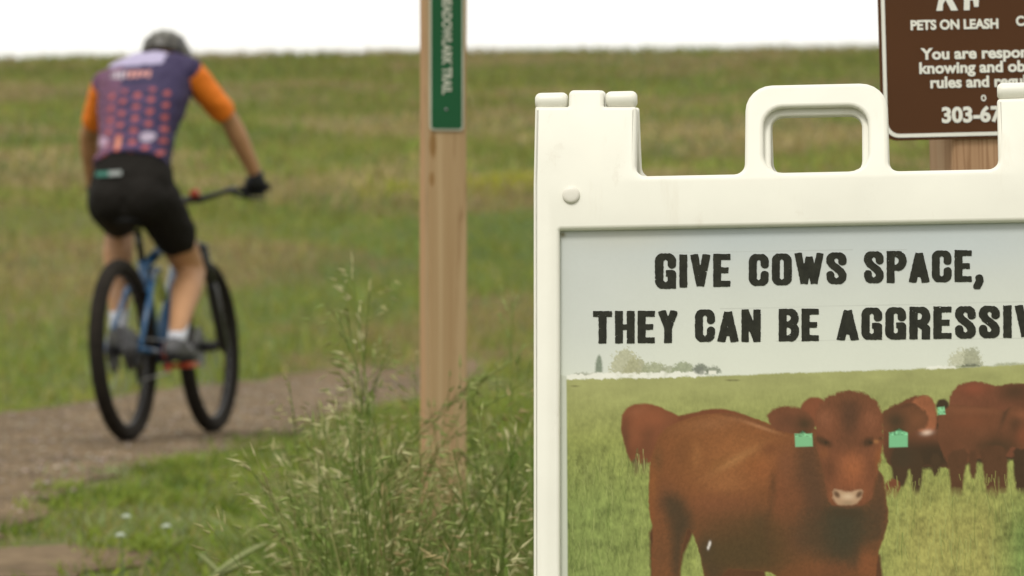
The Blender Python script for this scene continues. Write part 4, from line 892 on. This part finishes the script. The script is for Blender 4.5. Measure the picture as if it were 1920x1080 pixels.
# pictograms: a walker with a dog, and a ring mark above the phone number
def polyat(P, cx, cy, s): return [(lx_(cx+x*s), zq(cy-y*s)) for x, y in P]
walker = [(-14, 0), (-2, 0), (-1, 12), (4, 20), (9, 10), (14, 0), (27, 0), (15, 24), (9, 40), (10, 60), (18, 52), (30, 50), (30, 55), (18, 60), (9, 74), (-3, 74), (-9, 50), (-4, 50), (-1, 60), (-4, 38), (-9, 20)]
dog = [(38, 0), (49, 0), (50, 18), (56, 18), (58, 6), (66, 6), (67, 20), (72, 30), (80, 30), (80, 36), (68, 40), (62, 30), (44, 30), (28, 32), (28, 24), (39, 20)]
P = [plate([polyat(walker, 1772, 24, 1)], ly-.0003, ly+.0004), plate([polyat(dog, 1772, 24, 1)], ly-.0003, ly+.0004)]
P.append(plate([[(lx_(1774)+.006*math.cos(a*.3), zq(-64)+.006*math.sin(a*.3)) for a in range(21)]], ly-.0003, ly+.0004))
P.append(plate([[(lx_(1843)+5*BK*math.cos(a*.35), zq(187)+6*BK*math.sin(a*.35)) for a in range(18)], [(lx_(1843)+2.6*BK*math.cos(a*.35), zq(187)+3.4*BK*math.sin(a*.35)) for a in range(18)]], ly-.0003, ly+.0004))
P = [join([P[0], P[2]]), P[1], P[3]]
for m_ in P: obj('pictogram', m_, M_white, sp, False)

# ------------------------------------------------------------------ mountain bicycle
BX, BY = -1.566, 18.4; HEAD = R(13.3); LEAN = R(-3.0)
BR = (0, LEAN, -HEAD)
bz0 = float(terr(BX, BY))+.006
bike = empty('mountain_bike', (BX, BY, bz0+.002), BR); tag(bike, 'blue full-suspension mountain bicycle ridden away along the dirt path', 'bicycle')
M_blue = mat('blue_frame_paint', (.010, .075, .185), .3, coat=.3); M_tyre = mat('tyre_rubber', (.017, .014, .011), .9, spec=.15, var=.25, vscale=20); M_lime = mat('lime_shock_can', (.42, .50, .14), .35)
M_red = mat('red_chainring', (.42, .06, .02), .35, metal=.4)
RA = Vector((0, 0, .371)); FA = Vector((0, 1.18, .371)); BB = Vector((0, .435, .335))
def wheel(c, rear):
    g = G(); g.torus(c, 0, .312, .009, .011, 72, 8); w_ = obj('wheel', g.mesh(), M_blackgloss, bike)
    g = G(); g.torus(c, 0, .339, .033, .034, 96, 14, lambda i, k: 1.05 if (i % 2 and k in (0, 1, 13)) else 1.0); obj('tyre', g.mesh(), M_tyre, w_)
    g = G()
    for i in range(28):
        a = 2*math.pi*i/28; sd_ = (1 if i % 2 else -1); b = a+(.55 if (i//2) % 2 else -.55)
        g.tube([c+Vector((sd_*.028, .026*math.cos(b), .026*math.sin(b))), c+Vector((0, .304*math.cos(a), .304*math.sin(a)))], .0011, 5)
    obj('spokes', g.mesh(), M_metal, w_)
    g = G(); g.tube([c+Vector((-.055, 0, 0)), c+Vector((-.035, 0, 0)), c+Vector((-.03, 0, 0)), c+Vector((.03, 0, 0)), c+Vector((.035, 0, 0)), c+Vector((.06, 0, 0))], [.014, .014, .024, .024, .014, .014], 14); obj('hub', g.mesh(), M_blackgloss, w_)
    g = G(); g.tube([c+Vector((-.045, 0, 0)), c+Vector((-.043, 0, 0))], [.09, .09], 32); g2 = g.mesh(); obj('brake_disc', g2, M_metal, w_, False)
    if rear:
        g = G()
        for k in range(9): r_ = .088-.0075*k; g.tube([c+Vector((.024+.004*k, 0, 0)), c+Vector((.026+.004*k, 0, 0))], r_, 30)
        obj('cassette', g.mesh(), M_metal, w_, False)
wheel(RA, True); wheel(FA, False)
g = G(); ht0 = Vector((0, .925, .835)); ht1 = Vector((0, .876, .945)); stt = Vector((0, .30, .74))
g.tube([ht0+(ht0-ht1)*.05, ht1], .027, 16)
g.tube([ht0.lerp(ht1, .25), (BB+Vector((0, .02, .02))).lerp(ht0, .5)+Vector((0, 0, -.02)), BB+Vector((0, .02, .01))], [.034, .036, .034], 14); g.tube([ht1.lerp(ht0, .2), (0, .60, .80), stt+Vector((0, .02, -.03))], [.027, .022, .022], 14)
g.tube([BB, Vector((0, .37, .55)), stt], [.028, .023, .020], 14); g.tube([BB+Vector((-.045, 0, 0)), BB+Vector((.045, 0, 0))], .027, 16)
for s in (-1, 1):
    g.tube([BB+Vector((s*.03, -.03, .02)), Vector((s*.052, .24, .36)), Vector((s*.072, .0, .372))], [.016, .013, .012], 10)
    g.tube([Vector((s*.028, .37, .70)), Vector((s*.052, .25, .62)), Vector((s*.074, .0, .385))], [.013, .011, .011], 10); g.tube([Vector((s*.028, .37, .70)), Vector((s*.02, .47, .70))], [.014, .012], 10)
g.tube([Vector((-.052, .24, .615)), Vector((.052, .24, .615))], .010, 8)
obj('frame', g.mesh(), M_blue, bike)
g = G(); g.tube([(0, .47, .70), (0, .55, .60), (0, .57, .575)], [.020, .024, .016], 12); obj('rear_shock', g.mesh(), M_lime, bike)
g = G(); g.tube([stt, (0, .262, .865)], .0155, 12); obj('seat_post', g.mesh(), M_blackgloss, bike)
g = G(); g.loft([[Vector((rx*math.cos(a), y, z+rz*math.sin(a))) for a in [2*math.pi*k/14 for k in range(14)]] for y, z, rx, rz in ((.115, .905, .02, .008), (.125, .905, .062, .018), (.17, .90, .072, .024), (.22, .895, .055, .022), (.29, .892, .024, .018), (.36, .890, .02, .014), (.385, .888, .012, .008))])
g.tube([(-.02, .17, .885), (-.02, .25, .870), (-.015, .33, .885)], .0035, 6); g.tube([(.02, .17, .885), (.02, .25, .870), (.015, .33, .885)], .0035, 6); obj('saddle', g.mesh(), M_black, bike)
g = G(); cr = Vector((0, .955, .79)); g.tube([ht0, cr], .02, 10); g.tube([cr+Vector((-.07, 0, 0)), cr+Vector((-.03, 0, .012)), cr+Vector((.03, 0, .012)), cr+Vector((.07, 0, 0))], [.020, .026, .026, .020], 12)
for s in (-1, 1):
    tp = cr+Vector((s*.07, 0, 0)); an = Vector((s*.07, 1.165, .368)); d = (an-tp); g.tube([tp-d*.04, tp+d*.42], .0175, 12); g.tube([tp+d*.36, tp+d*.38, an, an+d*.05], [.021, .025, .024, .014], 12)
g.tube([tp+d*.4+Vector((-.14, 0, 0)), tp+d*.32+Vector((-.10, .055, .02)), tp+d*.32+Vector((-.04, .055, .02)), tp+d*.4], .012, 8); obj('fork', g.mesh(), M_blackgloss, bike)
bc = Vector((0, .905, 1.0)); g = G(); g.tube([ht1, ht1+Vector((0, -.018, .04))], .022, 12); g.tube([ht1+Vector((0, -.014, .034)), bc], [.022, .02], 12); obj('stem', g.mesh(), M_blackgloss, bike)
g = G(); g.tube([(-.395, .868, 1.035), (-.2, .885, 1.025), (-.08, .905, 1.0), (.08, .905, 1.0), (.2, .885, 1.025), (.395, .868, 1.035)], [.011, .011, .0155, .0155, .011, .011], 12); hb = obj('handlebar', g.mesh(), M_blackgloss, bike)
for s in (-1, 1):
    g = G(); g.tube([(s*.40, .867, 1.035), (s*.27, .879, 1.029)], .0165, 12); obj('grip', g.mesh(), M_black, hb)
    g = G(); g.tube([(s*.235, .89, 1.02), (s*.24, .925, 1.005), (s*.29, .945, .995), (s*.355, .935, .985)], [.009, .008, .006, .005], 8); g.tube([(s*.20, .885, 1.03), (s*.24, .91, 1.035)], [.012, .014], 8); obj('brake_lever', g.mesh(), M_blackgloss, hb)
g = G(); g.tube([(.045, .893, 1.02), (.075, .888, 1.03)], .020, 12); obj('bell', g.mesh(), M_red, hb)
ca = R(-14); cl = .172
def crank(s):
    a = ca if s < 0 else ca+math.pi; d = Vector((0, math.cos(a), -math.sin(a)))*cl if False else Vector((0, math.cos(a)*cl, -math.sin(a)*cl)); return BB+Vector((s*.085, 0, 0))+d
for s in (-1, 1):
    e = crank(s); g = G(); g.tube([BB+Vector((s*.05, 0, 0)), BB+Vector((s*.075, 0, 0)), e], [.016, .015, .012], 10); c_ = obj('crank_arm', g.mesh(), M_blackgloss, bike)
    g = G(); g.box(e+Vector((s*.078, 0, .004)), (.105, .11, .020)); g.tube([e, e+Vector((s*.12, 0, 0))], .008, 8); obj('pedal', g.mesh(), M_red, c_, False)
g = G(); g.tube([BB+Vector((.046, 0, 0)), BB+Vector((.050, 0, 0))], .068, 36); obj('chainring', g.mesh(), M_red, bike, False)
g = G(); g.tube([BB+Vector((.048, 0, .067)), Vector((.042, 0, .42))], .004, 6); g.tube([BB+Vector((.048, 0, -.067)), Vector((.050, .04, .245)), Vector((.048, .01, .235))], .004, 6); obj('chain', g.mesh(), M_metal, bike)
g = G(); g.box((.062, .0, .335), (.025, .04, .06)); g.tube([(.055, .0, .33), (.052, .035, .25)], [.014, .014], 8); g.tube([(.045, .035, .25), (.058, .035, .25)], .024, 14); g.tube([(.045, .01, .31), (.058, .01, .31)], .022, 14); obj('derailleur', g.mesh(), M_blackgloss, bike, False)

# ------------------------------------------------------------------ rider
rider = empty('person', (BX, BY, bz0+.002), BR); tag(rider, 'person in purple and orange cycling jersey, black shorts and helmet riding a bicycle away', 'person')
M_skin = mat('skin', (.38, .20, .095), .55, var=.08, vscale=12); M_jersey = mat('jersey_fabric', None, .75, attr=True, bump=.9, bscale=16); M_short = mat('black_lycra', (.010, .0085, .007), .8, spec=.15, bump=.4, bscale=30)
M_glove = mat('glove_fabric', (.010, .011, .016), .7); M_helmet = mat('helmet_shell', None, .4, attr=True); M_sock = mat('white_sock', (.50, .52, .58), .8); M_shoe = mat('grey_shoe', (.065, .065, .07), .6); M_vent = mat('helmet_liner', (.01, .01, .01), .8)
hipL, hipR = Vector((-.095, .235, .985)), Vector((.095, .235, .985))
footL, footR = crank(-1)+Vector((-.098, 0, .0)), crank(1)+Vector((.078, 0, .018))
anL = Vector((-.188, footL.y-.075, footL.z+.115)); anR = Vector((.172, footR.y-.075, footR.z+.120))
def knee(h, a, l1, l2, out):
    d = a-h; D_ = min(d.length, l1+l2-.002); t = (l1*l1-l2*l2+D_*D_)/(2*D_); hh = math.sqrt(max(l1*l1-t*t, 0)); f_ = Vector((out, 1, .05)); f_ = (f_-d.normalized()*f_.dot(d.normalized())).normalized(); return h+d.normalized()*t+f_*hh
knL = knee(hipL, anL, .43, .43, -.25); knR = knee(hipR, anR, .43, .43, .0)
shL, shR = Vector((-.185, .515, 1.490)), Vector((.176, .515, 1.525)); elL, elR = Vector((-.335, .69, 1.285)), Vector((.290, .70, 1.320)); wrL, wrR = Vector((-.375, .845, 1.075)), Vector((.350, .845, 1.085))
spine = [(Vector((0, .205, .975)), .165, .115), (Vector((0, .225, 1.06)), .168, .118), (Vector((0, .265, 1.16)), .150, .105), (Vector((0, .32, 1.26)), .152, .108), (Vector((0, .385, 1.36)), .180, .120), (Vector((0, .45, 1.45)), .192, .122), (Vector((.004, .505, 1.525)), .168, .100), (Vector((.01, .55, 1.560)), .11, .07)]
def torso(g, sp_, e=0):
    rings = []
    for i, (c, rx, ry) in enumerate(sp_):
        t = (sp_[min(i+1, len(sp_)-1)][0]-sp_[max(i-1, 0)][0]).normalized(); n_ = t.cross(Vector((1, 0, 0))).normalized()
        rings.append([c+Vector((1, 0, 0))*(rx+e)*math.copysign(abs(math.cos(a))**.85, math.cos(a))+n_*(ry+e)*math.copysign(abs(math.sin(a))**.85, math.sin(a)) for a in [2*math.pi*k/24 for k in range(24)]])
    g.loft(rings)
headc = Vector((.030, .69, 1.580))
def limb(g, P, rr, e=0):
    for i in range(len(P)-1): g.capsule(P[i], P[i+1], rr[i]+e, rr[i+1]+e)
def mid(a, b, t, off=(0, 0, 0)): return a.lerp(b, t)+Vector(off)
def leg_pts(h, k_, a): return [h, mid(h, k_, .5, (0, .0, .01)), k_, mid(k_, a, .3, (0, -.018, 0)), mid(k_, a, .65, (0, -.008, 0)), a]
legr = [.098, .084, .060, .066, .050, .036]
def arm_pts(s_, e_, w_): return [s_, mid(s_, e_, .45), e_, mid(e_, w_, .3), w_]
armr = [.058, .053, .041, .044, .029]
g = G(); torso(g, spine, -.012)
limb(g, [Vector((0, .53, 1.53)), Vector((0, .60, 1.575)), Vector((0, .655, 1.57))], [.06, .055, .055])
g.ell(headc, (.075, .095, .11), Matrix.Rotation(R(-20), 3, 'X')); g.ell(headc+Vector((0, .045, -.055)), (.052, .06, .055))
g.capsule(headc+Vector((0, .095, -.0)), headc+Vector((0, .108, -.03)), .010, .014)
for s in (-1, 1): g.ell(headc+Vector((s*.077, .0, -.02)), (.010, .018, .030))
g.capsule(headc+Vector((-.018, .098, -.058)), headc+Vector((.018, .098, -.058)), .008, .008)
for h, k_, a, f_, s in ((hipL, knL, anL, footL, -1), (hipR, knR, anR, footR, 1)):
    limb(g, leg_pts(h, k_, a), legr); g.capsule(a+Vector((0, -.02, -.05)), f_+Vector((0, .07, .035)), .030, .026)
hands = []
for s_, e_, w_, s in ((shL, elL, wrL, -1), (shR, elR, wrR, 1)):
    limb(g, arm_pts(s_, e_, w_), armr); pal_ = Vector((s*.340, .862, 1.060)) if s > 0 else Vector((-.345, .862, 1.060)); g.capsule(w_, pal_, .026, .026); hands.append((w_, pal_, s))
body_o = obj('body', remesh(g, .009, 5), M_skin, rider)
for s in (-1, 1):
    g = G(); g.ell(headc+Vector((s*.030, .088, -.002)), (.012, .008, .009)); obj('eye', g.mesh(), M_white, body_o)
# jersey
def folds(me, amp, seed):
    V = co(me).copy(); N = np.zeros(len(V)*3, np.float32); me.vertices.foreach_get('normal', N); N = N.reshape(-1, 3)
    a = vnoise(V[:, 0]*28+V[:, 2]*9, V[:, 2]*34+V[:, 1]*12, 1, seed)+.6*vnoise(V[:, 0]*60, V[:, 2]*75-V[:, 0]*30, 1, seed+3)
    V += N*(a*amp)[:, None]; me.vertices.foreach_set('co', V.ravel()); me.update()
g = G(); torso(g, [(Vector((0, .226, 1.115)), .160, .112)]+spine[2:], .006)
for s_, e_, tl in ((shL, elL, .66), (shR, elR, .80)): g.capsule(s_, mid(s_, e_, tl), .065, .056); g.capsule(s_-Vector((s_.x*.35, .01, -.01)), s_, .072, .060)
me = remesh(g, .008, 5); V = co(me); folds(me, .0035, 2); x, y, z = V.T
C = np.tile(c3(52, 40, 84)*.72, (len(V), 1))
def pc(m, col, k=1.0): C[m] = np.array(lin(*col))*k
back = y < (.265+(z-1.16)*.72+.03)
pc(back & (x < -.055), (112, 72, 112), .52)
rowc = np.mod((z-1.10)/.050+.5*(np.floor((x+.005)/.058) % 2), 1); colc = np.mod((x+.005)/.058, 1)
pc((rowc < .42) & (x < -.055), (92, 52, 84), .62); pc(back & (x < -.055) & (np.mod((z-1.1)/.033, 1) < .35), (150, 96, 128), .55); pc(back & (np.mod((z-1.1)/.05, 1) < .30) & (x > -.055) & (x < .10) & (z < 1.46), (100, 66, 112), .6)
pc(((rowc-.5)**2/.060+(colc-.5)**2/.055 < 1) & (z < 1.45) & (x > -.10) & (x < .15), (222, 108, 104), .46)
pc(back & (z > 1.555) & (x < .10), (186, 178, 212), .75); pc(back & (z > 1.50) & (z < 1.53) & (x > -.11) & (x < .07) & (np.sin(x*260) > -.6), (240, 170, 160), .62); pc(back & (z > 1.50) & (z < 1.53) & (x > -.11) & (x < -.04) & (np.sin(x*260) > -.6), (220, 210, 225), .6)
pc(((x-.085)/.032)**2+((z-1.245)/.020)**2 < 1, (205, 190, 215), .6); pc(((x+.115)/.032)**2+((z-1.235)/.022)**2 < 1, (215, 180, 210), .55); pc(((x+.035)/.014)**2+((z-1.225)/.026)**2 < 1, (236, 150, 120), .6)
sl = np.zeros(len(V), bool)
for s_, e_ in ((shL, elL), (shR, elR)):
    d = (e_-s_).normalized(); q = (V-np.array(s_))@np.array(d); da_ = np.linalg.norm(V-np.array(s_)-q[:, None]*np.array(d), axis=1); sl |= (q > .005) & (da_ < .085) & (np.sign(x) == np.sign(s_.x)) & (np.abs(x) > .190+.25*np.clip(1.50-z, 0, .02))
pc(sl, (244, 130, 20), .85)
set_col(me, C); obj('jersey', me, M_jersey, rider)
# shorts
g = G(); torso(g, spine[:3], .008)
g.ell((0, .185, .945), (.10, .085, .06)); g.ell((-.07, .17, .995), (.098, .10, .105)); g.ell((.07, .17, .995), (.098, .10, .105))
for h, k_, a, t in ((hipL, knL, anL, .97), (hipR, knR, anR, .66)):
    P = leg_pts(h, k_, a); g.capsule(P[0], P[1], .107, .096); g.capsule(P[1], mid(P[1], P[2], (t-.5)*2), .096, .074)
shm = remesh(g, .009, 5); folds(shm, .003, 5); sh_o = obj('shorts', shm, M_short, rider)
g = G(); g.box((-.085, .0985, 1.098), (.055, .004, .020), Matrix.Rotation(R(-8), 3, 'X')); lb = obj('logo_patch', g.mesh(), mat('teal_print', (.03, .17, .13), .6), sh_o, False)
g = G(); g.box((-.030, .0975, 1.098), (.055, .004, .020), Matrix.Rotation(R(-8), 3, 'X')); obj('logo_patch', g.mesh(), mat('grey_print', (.30, .33, .33), .6), sh_o, False)
# gloves with separate fingers curled round the grips
for w_, pal_, s in hands:
    g = G(); g.capsule(w_, pal_+Vector((0, -.01, .004)), .034, .034); gc = Vector((s*.338, .873, 1.033))
    g.ell(pal_+Vector((0, .0, -.004)), (.050, .035, .027), Matrix.Rotation(R(-25), 3, 'X'))
    for k, (dx, rr, ln) in enumerate(((-.034, .0095, 1.0), (-.012, .010, 1.08), (.010, .0098, 1.02), (.031, .0085, .88))):
        xx = gc.x-s*dx*-1; P = []
        for j, ang in enumerate((118, 60, -5, -75, -125)):
            r_ = (.030+.0015*(2-abs(j-2)))*(.96+.04*ln); P.append(Vector((xx, gc.y+r_*math.cos(R(ang)), gc.z+r_*math.sin(R(ang)))))
        for j in range(len(P)-1): g.capsule(P[j], P[j+1], rr*(1-.06*j), rr*(1-.06*(j+1)), 10, 3)
    tx0 = gc.x-s*.040; g.capsule((tx0+s*.012, gc.y-.022, gc.z+.012), (tx0-s*.006, gc.y-.026, gc.z-.012), .012, .010, 10, 3); g.capsule((tx0-s*.006, gc.y-.026, gc.z-.012), (tx0-s*.012, gc.y-.008, gc.z-.030), .010, .009, 10, 3)
    obj('glove', remesh(g, .0042, 2), M_glove, rider)
# socks and shoes
for k_, a, f_, s in ((knL, anL, footL, -1), (knR, anR, footR, 1)):
    g = G(); g.capsule(mid(k_, a, .80), a+Vector((0, -.005, -.02)), .042, .040); obj('sock', remesh(g, .007, 3), M_sock, rider)
    g = G(); bx0 = Vector((f_.x, f_.y, f_.z+.020)); g.capsule(bx0+Vector((0, -.13, .030)), bx0+Vector((0, .02, .028)), .037, .044); g.capsule(bx0+Vector((0, .02, .028)), bx0+Vector((0, .105, .015)), .044, .030); g.capsule(bx0+Vector((0, -.12, .045)), a+Vector((0, -.005, -.045)), .036, .040)
    so = obj('shoe', remesh(g, .007, 3), M_shoe, rider)
    q = [(-.033, -.165), (-.036, -.08), (-.046, .04), (-.036, .12), (0, .145), (.036, .12), (.046, .04), (.036, -.08), (.033, -.165), (0, -.18)]
    g = G(); g.loft([[bx0+Vector((x*.95, y, -.016)) for x, y in q], [bx0+Vector((x, y, -.004)) for x, y in q]]); obj('sole', g.mesh(), M_black, so, False)
# helmet with vents
hc = headc+Vector((0, -.008, .022)); Mh = Matrix.Rotation(R(-24), 3, 'X'); g = G(); rings = []; nn = 36
for i in range(13):
    th = R(4+i*7.9); ring = []
    for k in range(nn):
        a = 2*math.pi*k/nn; rib = 1+.035*math.cos(6*math.atan2(math.sin(a)*1.0, 3))*0
        lat = math.sin(th)*math.cos(a); fwd = math.sin(th)*math.sin(a); up = math.cos(th)
        rr = 1+.030*math.cos(lat*19)*(1 if i > 0 else 1)
        ring.append(hc+Mh@Vector((lat*.104*rr, fwd*.135*rr, up*.108*rr-.006*(i > 10))))
    rings.append(ring)
inner = [[hc+(p-hc)*.88 for p in r_] for r_ in rings[::-1]]
g.loft(rings+inner); me = g.mesh(); V = co(me); C = np.tile(np.array((.085, .080, .066)), (len(V), 1)); lx2 = (V[:, 0]-hc.x)/.098
C[np.cos(lx2*19) < -.15] = (.016, .015, .014); C[(V[:, 2] > hc.z+.085) & (np.cos(lx2*19) > 0)] = (.19, .19, .16); set_col(me, C); hm = obj('helmet', me, M_helmet, rider)
g = G(); g.tube([headc+Vector((-.079, .0, .01)), headc+Vector((-.055, .06, -.10)), headc+Vector((0, .07, -.118)), headc+Vector((.055, .06, -.10)), headc+Vector((.079, .0, .01))], .004, 6); obj('strap', g.mesh(), M_vent, hm)
